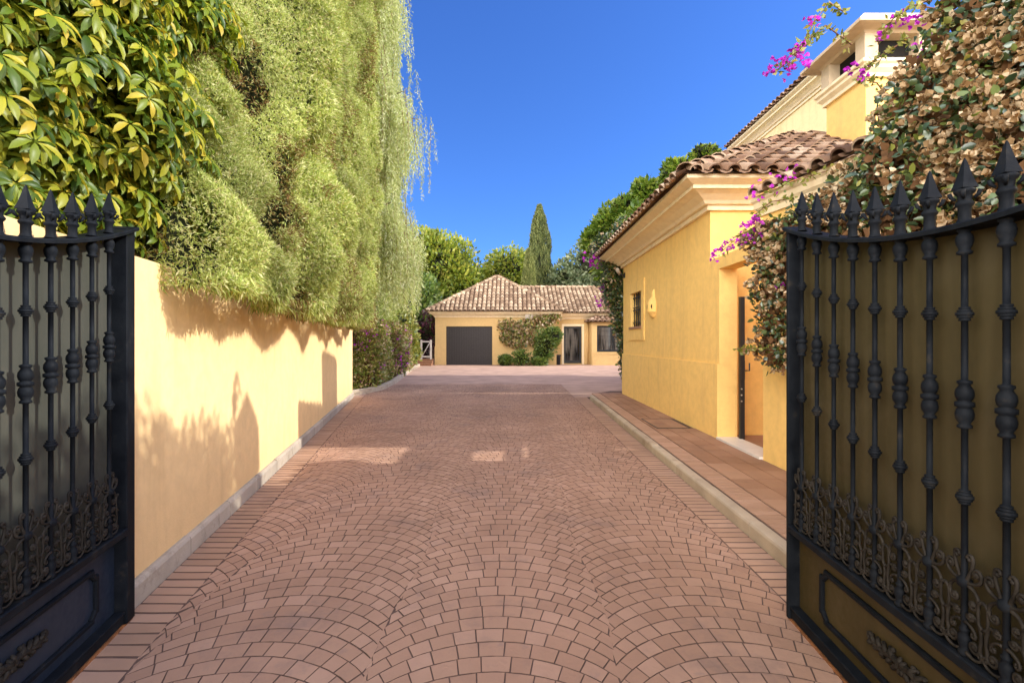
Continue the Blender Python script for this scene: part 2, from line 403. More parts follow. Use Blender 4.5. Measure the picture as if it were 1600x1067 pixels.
def trunk_mb(mb, p0, p1, r0, r1, n_limb=5, spread=1.5, seed=0, limb_len=2.0):
    rnd = random.Random(seed); p0 = Vector(p0); p1 = Vector(p1)
    pts = [p0.lerp(p1, t/5) + Vector((rnd.uniform(-.06,.06), rnd.uniform(-.06,.06), 0))*(0 if t == 0 else 1) for t in range(6)]
    mb.tube(pts, [r0*1.3] + [r0 + (r1-r0)*t/5 for t in range(1, 6)], 8)
    for k in range(n_limb):
        t = 0.45 + 0.55*k/max(1, n_limb-1); b = p0.lerp(p1, t); a = rnd.uniform(0, 2*PI)
        e = b + Vector((math.cos(a)*spread, math.sin(a)*spread, limb_len*rnd.uniform(.5, 1)))
        m = b.lerp(e, .5) + Vector((0, 0, .15*spread))
        mb.tube([b, m, e], [r1*1.0, r1*.6, r1*.2], 6)

def tree(name, label, cat, base, trunk_top, r0, blobs, n_per, L, W, mat, seed=0, group=None, up=0.35, droop=0.0, n_limb=6, core=True):
    root = empty(name, base, 0, label, cat, group); b = Vector(base)
    mb = MB(); trunk_mb(mb, (0,0,0), Vector(trunk_top)-b, r0, r0*.45, n_limb, blobs[0][1][0]*.6, seed, blobs[0][1][2]*.7)
    mb.build('trunk', M['bark'], root)
    bl = [((c[0]-b.x, c[1]-b.y, c[2]-b.z), r) for c, r in blobs]
    V, Fq = crown_leaves(bl, n_per, L, W, seed, up, droop)
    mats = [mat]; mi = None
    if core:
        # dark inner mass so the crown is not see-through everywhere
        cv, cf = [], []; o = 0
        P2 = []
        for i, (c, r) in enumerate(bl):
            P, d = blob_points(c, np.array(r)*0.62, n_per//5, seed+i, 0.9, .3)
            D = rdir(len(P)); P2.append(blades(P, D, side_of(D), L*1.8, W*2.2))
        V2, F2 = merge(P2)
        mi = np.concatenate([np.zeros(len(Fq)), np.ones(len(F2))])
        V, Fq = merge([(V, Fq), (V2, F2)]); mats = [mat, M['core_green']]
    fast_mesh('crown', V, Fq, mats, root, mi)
    return root

# ------------------------------------------------------------------ architecture helpers
def wall_holes(mb, O, U, NRM, length, z0, z1, thick, holes=(), mat=0):
    """wall panel: O start corner (front face), U along, NRM outward; holes (u0,u1,z0,z1)"""
    O = Vector(O); U = Vector(U).normalized(); NRM = Vector(NRM).normalized()
    us = sorted({0.0, length, *[h[0] for h in holes], *[h[1] for h in holes]})
    zs = sorted({z0, z1, *[h[2] for h in holes], *[h[3] for h in holes]})
    us = [u for u in us if 0 <= u <= length]; zs = [z for z in zs if z0 <= z <= z1]
    def solid(i, j):
        if i < 0 or j < 0 or i >= len(us)-1 or j >= len(zs)-1: return False
        u = (us[i]+us[i+1])/2; z = (zs[j]+zs[j+1])/2
        return not any(h[0] < u < h[1] and h[2] < z < h[3] for h in holes)
    def P(u, z, back): 
        p = O + U*u - NRM*(thick if back else 0); return (p.x, p.y, z)
    for i in range(len(us)-1):
        for j in range(len(zs)-1):
            if not solid(i, j): continue
            a, b, c, d = us[i], us[i+1], zs[j], zs[j+1]
            mb.quad([P(a,c,0), P(b,c,0), P(b,d,0), P(a,d,0)], mat); mb.quad([P(b,c,1), P(a,c,1), P(a,d,1), P(b,d,1)], mat)
            if not solid(i-1, j): mb.quad([P(a,c,1), P(a,c,0), P(a,d,0), P(a,d,1)], mat)
            if not solid(i+1, j): mb.quad([P(b,c,0), P(b,c,1), P(b,d,1), P(b,d,0)], mat)
            if not solid(i, j-1): mb.quad([P(a,c,1), P(b,c,1), P(b,c,0), P(a,c,0)], mat)
            if not solid(i, j+1): mb.quad([P(a,d,0), P(b,d,0), P(b,d,1), P(a,d,1)], mat)

def sweep(mb, path, prof, closed=False, mat=0, outward=1):
    """sweep profile [(out, z)] along XY path with mitred corners. outward=1: right-hand side of travel"""
    n = len(path); rows = []
    for i in range(n):
        p = Vector(path[i]).to_2d()
        def nrm(a, b):
            t = (Vector(b).to_2d() - Vector(a).to_2d()).normalized(); return Vector((t.y, -t.x))*outward
        ns = []
        if closed or i > 0: ns.append(nrm(path[i-1], path[i]))
        if closed or i < n-1: ns.append(nrm(path[i], path[(i+1) % n]))
        m = sum(ns, Vector((0, 0))); m = m / m.length
        k = 1.0 / max(0.3, m.dot(ns[0]))
        rows.append([(p.x + m.x*o*k, p.y + m.y*o*k, z) for o, z in prof])
    if closed: rows.append(rows[0])
    mb.grid(rows, mat, False)
    if not closed:
        mb.quad(rows[0][::-1], mat); mb.quad(rows[-1], mat)

def inside(poly, u, v):
    c = False; n = len(poly); j = n-1
    for i in range(n):
        (xi, yi), (xj, yj) = poly[i], poly[j]
        if (yi > v) != (yj > v) and u < (xj-xi)*(v-yi)/(yj-yi) + xi: c = not c
        j = i
    return c
def roof_tiles(mb, O, U, V, poly, p=0.24, row=0.34, r=0.088, pans=True, seg=6, eave_over=0.06):
    """mission tiles on a roof plane. O origin at the eave, U along eave, V up the slope"""
    O = Vector(O); U = Vector(U).normalized(); V = Vector(V).normalized(); Nn = U.cross(V)
    if Nn.z < 0: Nn = -Nn
    us = [q[0] for q in poly]; vs = [q[1] for q in poly]; v1 = max(vs)
    u = min(us) + p*0.5; 
    while u < max(us):
        v = -eave_over; k = 0
        while v < v1:
            vc = max(v + row*0.5, 0.01)
            if inside(poly, u, vc):
                j = random.uniform(-.006, .006); jr = random.uniform(-.008, .008); L = row*1.16
                rows = []
                for t, lift, rr in ((0, 0.042, r*1.06), (1, 0.012, r*0.86)):
                    base = O + U*(u+j+jr*t) + V*(v + L*t) + Nn*lift
                    rows.append([base + U*(math.cos(PI*q/seg)*rr) + Nn*(math.sin(PI*q/seg)*rr*0.92) for q in range(seg+1)])
                mb.grid(rows, 0, True)
                # thickness at the lower edge
                base = O + U*(u+j) + V*(v) + Nn*0.042
                inner = [base + U*(math.cos(PI*q/seg)*r*0.86) + Nn*(math.sin(PI*q/seg)*r*0.74) for q in range(seg+1)]
                mb.grid([inner, rows[0]], 0, False)
            if pans and inside(poly, u + p*0.5, vc):
                rows = []
                for t, lift in ((0, 0.030), (1, 0.022)):
                    base = O + U*(u + p*0.5) + V*(v - 0.03 + row*1.1*t) + Nn*(lift + 0.03)
                    rows.append([base + U*(math.cos(PI*q/4)*r*0.98) - Nn*(math.sin(PI*q/4)*r*0.55) for q in range(5)])
                mb.grid(rows, 0, True)
            v += row; k += 1
        u += p
def ridge_caps(mb, A, B, r=0.12, step=0.36, seg=6, lift=0.04):
    A = Vector(A); B = Vector(B); T = (B-A).normalized(); S = T.cross(Vector((0,0,1))).normalized(); Nn = S.cross(T)
    if Nn.z < 0: Nn = -Nn
    n = int((B-A).length/step)
    for i in range(n+1):
        rows = []
        for t, rr, li in ((0, r*1.08, lift+.03), (1, r*0.88, lift)):
            base = A + T*(i*step + t*step*1.15) + Nn*li
            if t == 1 and (base-A).length > (B-A).length + .05: base = B + Nn*li
            rows.append([base + S*(math.cos(PI*q/seg)*rr) + Nn*(math.sin(PI*q/seg)*rr*0.9 - .05) for q in range(seg+1)])
        mb.grid(rows, 0, True)
        inner = [rows[0][q]*1.0 - Nn*0.014 for q in range(seg+1)]
        mb.grid([inner, rows[0]], 0, False)

def hip_roof(parent, x0, x1, y0, y1, z, slope, tmat, name='roof', axis='X', p=0.24, row=0.34, r=0.088, pans=True, seg=6):
    """rectangular hip roof; eave rectangle at height z; ridge along axis. Builds bed + tiles as the roof part"""
    bed = MB(); t = MB()
    if axis == 'X': hh = (y1-y0)/2; zr = z + slope*hh; R0 = Vector((x0+hh, (y0+y1)/2, zr)); R1 = Vector((x1-hh, (y0+y1)/2, zr))
    else: hh = (x1-x0)/2; zr = z + slope*hh; R0 = Vector(((x0+x1)/2, y0+hh, zr)); R1 = Vector(((x0+x1)/2, y1-hh, zr))
    A, B, C_, D = Vector((x0,y0,z)), Vector((x1,y0,z)), Vector((x1,y1,z)), Vector((x0,y1,z))
    if axis == 'X': faces = [(A,B,R1,R0), (C_,D,R0,R1), (D,A,R0), (B,C_,R1)]
    else: faces = [(A,B,R0), (C_,D,R1), (D,A,R0,R1), (B,C_,R1,R0)]
    for fc in faces:
        if len(fc) == 4 and (fc[2]-fc[3]).length < .02: fc = fc[:3]
        bed.quad(fc, 1)
        O = fc[0]; U = (fc[1]-fc[0]).normalized(); m = (fc[2] - O); V = m - U*m.dot(U); V.normalize()
        poly = [((q-O).dot(U), (q-O).dot(V)) for q in fc]
        roof_tiles(t, O, U, V, poly, p, row, r, pans, seg)
    for a, b in ((A,R0), (B,R1), (C_,R1), (D,R0)) if axis == 'X' else ((A,R0), (B,R0), (C_,R1), (D,R1)):
        ridge_caps(t, a, b, r*1.35)
    if (R1-R0).length > .1: ridge_caps(t, R0, R1, r*1.35)
    n = len(t.v); t.v += bed.v; t.f += [tuple(n+i for i in f) for f in bed.f]; t.m += bed.m; t.s += bed.s
    return t.build(name, [tmat, M['tile_bed']], parent), R0, R1

CORNICE = [(0.0,-0.32),(0.05,-0.32),(0.05,-0.25),(0.10,-0.25),(0.13,-0.21),(0.22,-0.15),(0.30,-0.115),(0.33,-0.115),(0.33,-0.07),(0.38,-0.05),(0.44,-0.02),(0.44,0.03),(0.0,0.03)]

exec_parts = []
# ================================================================== SETTING: ground, driveway, kerbs, pavement
def x_in_left(Y):  return -1.63 - 0.207*(Y - 2.085)      # inner edge of the left brick band
def x_in_right(Y): return 1.465 + 0.010*(Y - 2.6)         # inner edge of the right brick band
def x_kl(Y): return x_in_left(Y) - 0.25                   # left kerb foot
def x_kr(Y): return 1.69 + 0.0215*(Y - 3.0)               # right kerb foot
def x_wall(Y): return x_kl(Y) - 0.04                      # left wall face

g = MB(); g.quad([(-400,-60,-0.06),(400,-60,-0.06),(400,700,-0.06),(-400,700,-0.06)])
tag(g.build('ground', M['soil']), kind='structure')

YS0, YS1 = 0.9, 16.0
def build_driveway():
    mb = MB()
    # bed under the stones
    rows = []
    ys = [-6, 0, 2, 4, 6, 8, 10, 12.3]
    for y in ys: rows.append([(x_kl(y)-0.02, y, 0.0), (x_kr(y)+0.02, y, 0.0)])
    mb.grid(rows, 1, False)
    V = []; Fq = []; Mi = []
    def stone(pts, top, g=0.0045, ch=0.006, mat=0):
        """pts: outline (list of 2D) ; adds bevelled stone"""
        n = len(pts); cx = sum(p[0] for p in pts)/n; cy = sum(p[1] for p in pts)/n
        ar = sum(pts[i][0]*pts[(i+1) % n][1] - pts[(i+1) % n][0]*pts[i][1] for i in range(n))
        if abs(ar) < 4e-4: return
        sg_ = 1 if ar > 0 else -1
        def inset(d):
            r = []
            for i in range(n):
                x, y = pts[i]; px_, py_ = pts[i-1]; nx_, ny_ = pts[(i+1) % n]
                l1 = math.hypot(x-px_, y-py_) or 1e-6; l2 = math.hypot(nx_-x, ny_-y) or 1e-6
                n1 = (-(y-py_)/l1*sg_, (x-px_)/l1*sg_); n2 = (-(ny_-y)/l2*sg_, (nx_-x)/l2*sg_)
                mx, my = n1[0]+n2[0], n1[1]+n2[1]; l = math.hypot(mx, my) or 1e-6; mx /= l; my /= l
                k = d/max(.45, mx*n1[0] + my*n1[1]); r.append((x + mx*k, y + my*k))
            return r
        o = len(mb.v)
        tz = random.uniform(-.0012, .0012)
        for (x, y) in inset(g): mb.v.append((x, y, -0.003))
        for (x, y) in inset(g+ch): mb.v.append((x, y, top + tz + random.uniform(-.0006,.0006)))
        for i in range(n):
            j = (i+1) % n
            mb.f.append((o+i, o+j, o+n+j, o+n+i)); mb.m.append(1); mb.s.append(False)
        mb.f.append(tuple(o+n+i for i in range(n))); mb.m.append(mat); mb.s.append(False)
    W = 1.05; R = 0.66; row = 0.104; hw = W/2
    th = math.asin(hw/R)
    for c in range(-5, 3):
        xc = -0.07 + c*W
        k = -8
        while True:
            y0 = YS0 - 0.3 + k*row + 0
            if y0 > YS1: break
            dl_ = [0.028*math.sin(k*.37 + 2.1*q) + random.uniform(-.003,.003) for q in (c-1, c)]
            xa, xb = xc - hw + dl_[0] - .005, xc + hw + dl_[1] + .005
            # walk along the arc
            t = -th - 0.05 + random.uniform(0, .08)
            cuts = [-th-0.12]
            while t < th + 0.1:
                cuts.append(t); t += random.uniform(0.078, 0.122)/R
            cuts.append(th+0.12)
            for a, b in zip(cuts[:-1], cuts[1:]):
                lo = []; hi = []
                for q in (a, (a+b)/2, b):
                    x = xc + R*math.sin(q); y = y0 + R*math.cos(q) - R
                    sh = row*math.sin(q)*math.cos(q)*0.8
                    x2 = x + sh; dx = min(max((x2-xc)/R, -.999), .999)
                    y2 = y0 + row + R*math.sqrt(1-dx*dx) - R
                    lo.append((x, y)); hi.append((x2, y2))
                ym = sum(p[1] for p in lo + hi)/6
                if ym < YS0-.25 or ym > YS1: continue
                L_, R_ = max(xa, x_in_left(ym)), min(xb, x_in_right(ym))
                def onarc(x, yb):
                    x = min(max(x + random.uniform(-.0008,.0008), L_), R_); dx = min(max((x-xc)/R, -.999), .999)
                    return (x, yb + R*math.sqrt(1-dx*dx) - R + random.uniform(-.0012,.0012))
                pts = [onarc(p[0], y0) for p in lo] + [onarc(p[0], y0+row) for p in hi[::-1]]
                w = max(p[0] for p in pts) - min(p[0] for p in pts)
                if w < 0.014: continue
                stone(pts, 0.0045, g=0.0010, ch=0.0021)
            k += 1
    # brick bands beside both kerbs
    y = -0.4
    while y < 12.2:
        d = 0.088
        for fa, fb in ((x_kl, x_in_left), (x_in_right, x_kr)):
            a0, a1, b0, b1 = fa(y), fa(y+d), fb(y), fb(y+d)
            sk = 0.0
            pts = [(a0+.002, y), ((a0+b0)/2, y), (b0-.002, y), (b1-.002, y+d), ((a1+b1)/2, y+d), (a1+.002, y+d)]
            pts = [(px + random.uniform(-.002,.002), py + random.uniform(-.003,.003)) for px, py in pts]
            # bricks use an even inset in y
            o = len(mb.v); gi = 0.0035; ch = 0.0035; tz = random.uniform(-.001, .001)
            for (dx, dz) in ((gi, -0.003), (gi+ch, 0.0045+tz)):
                for q, (px, py) in enumerate(pts):
                    sx = (1 if q in (0,5) else -1 if q in (2,3) else 0)*0.6; sy = 1 if q < 3 else -1
                    mb.v.append((px + sx*dx, py + sy*dx, dz))
            for i in range(6):
                j = (i+1) % 6
                mb.f.append((o+i, o+j, o+6+j, o+6+i)); mb.m.append(1); mb.s.append(False)
            mb.f.append(tuple(o+6+i for i in range(6))); mb.m.append(2); mb.s.append(False)
        y += d
    return mb.build('driveway', [M['stone'], M['groove'], M['band']])
tag(build_driveway(), kind='structure')

mb = MB()   # far courtyard, same stamped paving seen at a grazing angle
mb.quad([(-14,12.3,-0.004),(14,12.3,-0.004),(14,31,-0.004),(-14,31,-0.004)])
tag(mb.build('courtyard_paving', M['court']), kind='structure')

# pavement: brick band along the kerb and big terracotta slabs
def build_pavement():
    mb = MB(); ZP = 0.10
    ys = [-2, 3, 7, 11.7, 12.3, 12.85]
    ed = [x_kr(q)+.06 for q in ys[:4]] + [2.15, 2.6]
    mb.grid([[(e, q, -.05), (e, q, ZP-.006), (2.98, q, ZP-.006)] for q, e in zip(ys, ed)], 1, False)
    y = -0.4
    while y < 12.2:
        x0 = x_kr(y) + 0.12; d = 0.088
        mb.box((x0, y+.007, ZP-.02), (x0+0.20, y+d-.007, ZP+random.uniform(-.001,.001)), 2)
        y += d
    y = -0.2
    while y < 12.4:
        x = x_kr(y) + 0.335; d = 0.30
        nx = 3; w = (2.76 - x)/nx
        for i in range(nx):
            if not (7.25 < y + .2 < 8.2 and i > 0):
                mb.box((x+.0042, y+.0042, ZP-.02), (x+w-.0042, y+d-.0042, ZP+random.uniform(0,.002)), 0)
            x += w
        y += d
    return mb.build('pavement', [M['slab'], M['groove'], M['band']])
tag(build_pavement(), kind='structure')

def kerb(name, fx, y0, y1, w, h, mat, side, seglen=0.62):
    mb = MB(); y = y0
    while y < y1 - .05:
        d = min(seglen*random.uniform(.85,1.1), y1-y); a, b = fx(y+.004), fx(y+d-.004); j = random.uniform(-.004,.004)
        bv = 0.022
        prof = [(0, -0.05), (0, h-bv+j), (bv*.35, h-bv*.3+j), (bv, h+j), (w, h+j), (w, -0.05)]
        rows = []
        for yy, xx in ((y+.004, a), (y+d-.004, b)):
            rows.append([(xx + side*(o), yy, z) for o, z in prof])
        mb.grid(rows, 0, False); mb.quad(rows[0], 0); mb.quad(rows[1][::-1], 0)
        y += d
    return tag(mb.build(name, mat), kind='structure')
kerb('kerb_left', x_kl, 2.47, 12.3, 0.09, 0.125, M['kerb'], -1, 0.7)
kerb('kerb_right', x_kr, -1, 11.75, 0.085, 0.106, M['kerb_pale'], 1, 0.9)
# kerb round the foot of the flower hedge
mb = MB(); path = [(-4.15,12.42),(-3.85,13.2),(-3.72,14.2),(-3.85,16),(-4.3,19.5),(-4.9,24),(-5.2,27.5)]
sweep(mb, path, [(0,-.05),(0,.12),(-.03,.135),(-.14,.135),(-.14,-.05)])
tag(mb.build('kerb_hedge', M['kerb_pale']), kind='structure')
mb = MB(); mb.quad([(-4.1,12.4,.05),(-3.9,13.3,.05),(-3.8,14.2,.05),(-4.4,19.5,.05),(-5.2,27.5,.05),(-9,27.5,.05),(-9,12.4,.05)])
tag(mb.build('planting_bed', M['soil']), kind='structure')

# manhole cover in the pavement
mh = empty('manhole_cover', (2.42, 7.72, 0.102), 0, 'square tiled manhole cover set in the terracotta pavement by the yellow wall', 'manhole cover')
mb = MB(); mb.box((-.25,-.45,-.01),(.25,-.435,.006)); mb.box((-.25,.435,-.01),(.25,.45,.006)); mb.box((-.25,-.435,-.01),(-.235,.435,.006)); mb.box((.235,-.435,-.01),(.25,.435,.006))
mb.build('frame', M['black_metal'], mh)
mb = MB()
for i in range(2): 
    mb.box((-.23+i*.231,-.43,-.015),(-.001+i*.231,-.003,.003)); mb.box((-.23+i*.231,.003,-.015),(-.001+i*.231,.43,.003))
mb.build('lid', M['slab'], mh)

# ================================================================== LEFT BOUNDARY WALL
wl = MB()
ys = [-3, 0, 3, 6, 9, 12.3]
top = 1.86
front = [[(x_wall(y), y, -.05), (x_wall(y), y, top)] for y in ys]
back = [[(x_wall(y)-.22, y, top), (x_wall(y)-.22, y, -.05)] for y in ys]
wl.grid([[f[0], f[1], b[0], b[1]] for f, b in zip(front, back)], 0, False)
wl.quad([front[-1][0], front[-1][1], back[-1][0], back[-1][1]]); wl.quad([front[0][1], front[0][0], back[0][1], back[0][0]])
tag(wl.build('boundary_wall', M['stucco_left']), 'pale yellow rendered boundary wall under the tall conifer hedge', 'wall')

# ================================================================== HOUSE BESIDE THE DRIVEWAY
HX, HY0, HY1, HXE = 2.77, 6.80, 12.10, 9.0
EZ = 3.57
house = empty('side_house', (HX, HY0, 0), 0, 'low yellow house with hipped tile roof along the pavement', 'house')
def loc(mb, root):   # move world coords into the root's local space
    mb.xform(Matrix.Translation(-root.location)); return mb
win = (3.57, 4.49, 1.73, 2.49)  # u from HY0, z
mb = MB()
wall_holes(mb, (HX, HY0, 0), (0,1,0), (-1,0,0), HY1-HY0, 0.0, 3.30, 0.30, [win])
wall_holes(mb, (HX+.30, HY0, 0), (1,0,0), (0,-1,0), HXE-HX-.30, 0.0, 3.30, 0.30)
wall_holes(mb, (HXE, HY1, 0), (-1,0,0), (0,1,0), HXE-HX-.30, 0.0, 3.30, 0.30)
loc(mb, house).build('wall', M['stucco'], house)
mb = MB()   # thick plinth
mb.box((HX-.028, HY0-.3, -.02), (HX-.001, HY1+.028, 1.10)); mb.box((HX-.001, HY1+.001, -.02), (HXE, HY1+.028, 1.10))
loc(mb, house).build('plinth', M['stucco'], house)
mb = MB(); sweep(mb, [(HXE, HY1), (HX, HY1), (HX, HY0), (HXE, HY0)], [(o*1.14, EZ-.03+z) for o, z in CORNICE], False, 0, 1)
if mb.v[1][0] > 0: pass
loc(mb, house).build('cornice', M['cornice'], house)
EO = 0.54
roof, R0, R1 = hip_roof(None, HX-EO, HXE+1.2, HY0-EO, HY1+EO, EZ, 0.56, M['tile'])
roof.parent = house; roof.matrix_parent_inverse = Matrix.Translation(-house.location)
# window with raised surround, sill, grille
wy0, wy1, wz0, wz1 = HY0+win[0], HY0+win[1], win[2], win[3]
wn = MB()
wn.box((HX-.022, wy0-.22, wz0-.30), (HX+.001, wy0-.002, wz1+.24)); wn.box((HX-.022, wy1+.002, wz0-.30), (HX+.001, wy1+.22, wz1+.24))
wn.box((HX-.022, wy0-.002, wz0-.30), (HX+.001, wy1+.002, wz0-.05)); wn.box((HX-.022, wy0-.002, wz1+.002), (HX+.001, wy1+.002, wz1+.24))
w = loc(wn, house).build('window', M['stucco'], house); 
mb = MB(); mb.box((HX-.05, wy0-.06, wz0-.05), (HX+.16, wy1+.06, wz0+.0)); loc(mb, house).build('sill', M['slab'], w)
mb = MB()
for a in np.linspace(wy0+.08, wy1-.08, 5): mb.tube([(HX+.05, a, wz0), (HX+.05, a, wz1)], .011, 6)
for zz in (wz0+.1, (wz0+wz1)/2+.06, (wz0+wz1)/2-.0, wz1-.1): mb.box((HX+.036, wy0, zz-.009), (HX+.064, wy1, zz+.009))
loc(mb, house).build('grille', M['black_metal'], w)
mb = MB(); mb.box((HX+.13, wy0, wz0), (HX+.17, wy1, wz1)); loc(mb, house).build('pane', M['glass'], w)

# wall lantern (arabesque ceramic sconce)
scn = empty('wall_lantern', (HX, 9.48, 1.86), 0, 'cream plaster wall lantern with cut-out crescents beside the barred window', 'wall lamp')
mb = MB()
def half_lathe(mb, prof, seg=14, mat=0):
    rows = [[(-r*math.sin(PI*k/seg), -r*math.cos(PI*k/seg), z) for k in range(seg+1)] for r, z in prof]
    mb.grid(rows, mat, True)
half_lathe(mb, [(0.0,.0),(.05,.01),(.09,.05),(.12,.10),(.15,.115),(.15,.13),(.125,.135)])
mb.build('bracket', M['stucco'], scn)
mb = MB(); half_lathe(mb, [(.125,.133),(.13,.16),(.13,.28),(.125,.31),(.10,.35),(.06,.39),(.045,.43),(.05,.455),(.045,.48),(.03,.52),(.022,.545),(.0,.56)])
mb.build('body', M['stucco'], scn)
for a in (-.95, 0.0, .95):
    mb = MB()
    pts = []
    for q in range(9):
        t = -1.1 + 2.2*q/8; pts.append((a + .22*math.cos(t) - .16, .215 + .055*math.sin(t)))
    rows = []
    for (ang, z), wd in zip(pts, [.0,.05,.08,.10,.11,.10,.08,.05,.0]):
        r = .1325
        rows.append([(-r*math.cos(ang-wd), r*math.sin(ang-wd), z), (-r*math.cos(ang+wd), r*math.sin(ang+wd), z)])
    mb.grid(rows, 0, False); mb.build('cut_out_shade', M['soot_and_hole_shade'], scn)  # dark patches on the solid body stand for shade inside the openings
# little wall camera at the far corner
cam_t = empty('security_camera', (HX, 11.95, 3.02), 0, 'small white security camera under the eave at the far house corner', 'camera')
mb = MB(); mb.tube([(0,0,0),(-.12,0,.02)], .015, 8); mb.box((-.02,-.05,-.06),(0,.05,.06)); mb.build('bracket', M['black_metal'], cam_t)
mb = MB(); mb.tube([(-.10,.08,.05),(-.22,-.16,.12)], [.045,.045], 10); mb.build('body', M['white_paint'], cam_t)

# ================================================================== PORTAL + GARDEN WALL
GY = 5.36
gw = empty('garden_wall', (HX, GY, 0), 0, 'yellow garden wall with tile coping overgrown by dry bougainvillea, doorway at its end', 'garden wall')
mb = MB()
wall_holes(mb, (HX, GY, 0), (0,1,0), (-1,0,0), HY0-GY-.002, 0.0, 2.53, 0.24, [(0.0, 1.14, 0.0, 2.37)])
loc(mb, gw).build('lintel', M['stucco'], gw)
def gx(Y): return HX - 0.20*(Y-GY)*1.0
wl2 = MB(); ys = [GY, 4.0, 2.0, 0.0, -2.0]
ZT = 2.98
rows = [[(HX-.003, y, 0), (HX-.003, y, 1.2), (gx(y)-.003, y, ZT), (gx(y)+.3, y, ZT), (gx(y)+.3, y, 0)] for y in ys]
wl2.grid(rows, 0, False); wl2.quad(rows[0]); wl2.quad(rows[-1][::-1])
loc(wl2, gw).build('wall', M['stucco'], gw)
mb = MB(); pth = [(gx(y), y) for y in (GY+.02, 4, 2, 0, -2)]
sweep(mb, [(gx(GY)+.25, GY+.012)] + pth, [(0.004, ZT-.20),(0.03,ZT-.20),(0.03,ZT-.14),(0.055,ZT-.11),(0.055,ZT-.05),(0.08,ZT-.03),(0.08,ZT+.01),(0.004,ZT+.01)], False, 0, 1)
# make sure it faces the driveway
loc(mb, gw).build('moulding', M['cornice'], gw)
mb = MB()
U = Vector((gx(-2)-gx(GY), -2-GY, 0)).normalized(); out_n = Vector((-1, -0.2, 0)).normalized()
O = Vector((gx(GY), GY+.06, ZT+.01)) + out_n*.10
Vv = Vector((-out_n.x, -out_n.y, 0.42)).normalized()
roof_tiles(mb, O, U, Vv, [(0,0),(7.3,0),(7.3,.62),(0,.62)], .215, .34, .082, True)
bed_a = O; bed_b = O + U*7.3; up_ = Vv*.60
n0 = len(mb.v); mb.quad([bed_a, bed_b, bed_b+up_, bed_a+up_], 1)
mb.quad([bed_a, bed_a+up_, bed_a+up_-Vector((0,0,.26)), bed_a-Vector((0,0,.0))], 1)
loc(mb, gw).build('coping', [M['tile'], M['tile_bed']], gw)
mb = MB(); mb.box((HX-.045, GY+.003, .04), (HX+.24, GY+1.137, .128), 0); loc(mb, gw).build('threshold', M['marble'], gw)
door = MB(); door.box((2.985, 6.36, .10), (3.045, 6.41, 1.985), 0)
door.tube([(3.05,6.36,1.02),(3.09,6.33,1.02),(3.09,6.33,1.12)], .010, 6)
door.box((2.99, 6.345, .9), (3.04, 6.36, 1.15))
d_ = loc(door, gw).build('door_post', M['black_metal'], gw)
mb = MB()
for zz in (.62,.70,.78): mb.tube([(3.0,6.358,zz),(3.0,6.35,zz)], .010, 8)
loc(mb, gw).build('bolt', M['white_paint'], gw)
mb = MB(); mb.box((HX+.245, 5.1, -.02), (9.0, 6.79, .095)); 
tag(mb.build('passage_floor', M['slab']), kind='structure')

mb = MB(); wall_holes(mb, (4.2, GY-.30, 0), (0,1,0), (-1,0,0), HY0-GY+.298, .1, 3.22, .12, [(.43, .95, 2.64, 2.95), (.62, 1.25, 2.46, 2.57), (1.05, 1.30, 1.62, 1.86)])  # unseen wall added here; its holes let chosen sun patches through
loc(mb, gw).build('sun_patch_mask', M['stucco'], gw)
# unseen block and gabled stack, added to cast the peaked shadow on the far wall
gr = empty('shadow_room', (5.2, 3.4, 0), 0, 'unseen flat block with gabled stack, added behind the bougainvillea wall to cast shadow', 'shadow caster')
mb = MB(); mb.box((4.0, -1.0, 0), (7.5, 4.4, 3.05)); loc(mb, gr).build('wall', M['stucco'], gr)
mb = MB(); cx0, cx1, cy0, cy1, cz = 4.95, 5.5, 3.80, 4.37, 5.20
mb.box((cx0, cy0, 3.051), (cx1, cy1, cz)); mb.box((cx0-.05, cy0-.05, cz-.16), (cx1+.05, cy1+.05, cz-.08))
cym = (cy0+cy1)/2
for xx in (0,): 
    mb.quad([(cx0,cy0,cz),(cx1,cy0,cz),(cx1,cym,cz+.26),(cx0,cym,cz+.26)]); mb.quad([(cx1,cy1,cz),(cx0,cy1,cz),(cx0,cym,cz+.26),(cx1,cym,cz+.26)])
    mb.quad([(cx0,cy1,cz),(cx0,cy0,cz),(cx0,cym,cz+.26)]); mb.quad([(cx1,cy0,cz),(cx1,cy1,cz),(cx1,cym,cz+.26)])
loc(mb, gr).build('chimney', M['stucco'], gr)  # guessed stack, its gable shaped for the shadow it casts

# chimney rising at the roof ridge
ch = empty('chimney', (6.31, 8.5, 4.2), 0, 'square yellow chimney with open weathered cap above the tile roof', 'chimney')
X0, X1, Y0_, Y1_ = 5.82, 6.80, 8.0, 9.0
zt = 5.93
mb = MB(); mb.box((X0, Y0_, 3.6), (X1, Y1_, zt)); loc(mb, ch).build('shaft', M['stucco'], ch)
mb = MB(); sweep(mb, [(X0,Y0_),(X1,Y0_),(X1,Y1_),(X0,Y1_)], [(0.002,zt-.20),(.05,zt-.20),(.05,zt-.14),(.11,zt-.08),(.11,zt-.03),(.15,zt),(.15,zt+.05),(-.3,zt+.05)], True)
loc(mb, ch).build('ledge', M['cornice'], ch)
zp = zt + .05; zc = zp + .45
for (a, b) in ((X0-.06,Y0_-.06),(X1-.16,Y0_-.06),(X1-.16,Y1_-.16),(X0-.06,Y1_-.16)): 
    mb = MB(); mb.box((a,b,zp+.001),(a+.22,b+.22,zc)); loc(mb, ch).build('pillar', M['chimney_stone'], ch)
mb = MB(); mb.box((X0+.14, Y0_+.14, zp+.001), (X1-.14, Y1_-.14, zc-.001)); loc(mb, ch).build('flue', M['soot_and_hole_shade'], ch)
mb = MB(); 
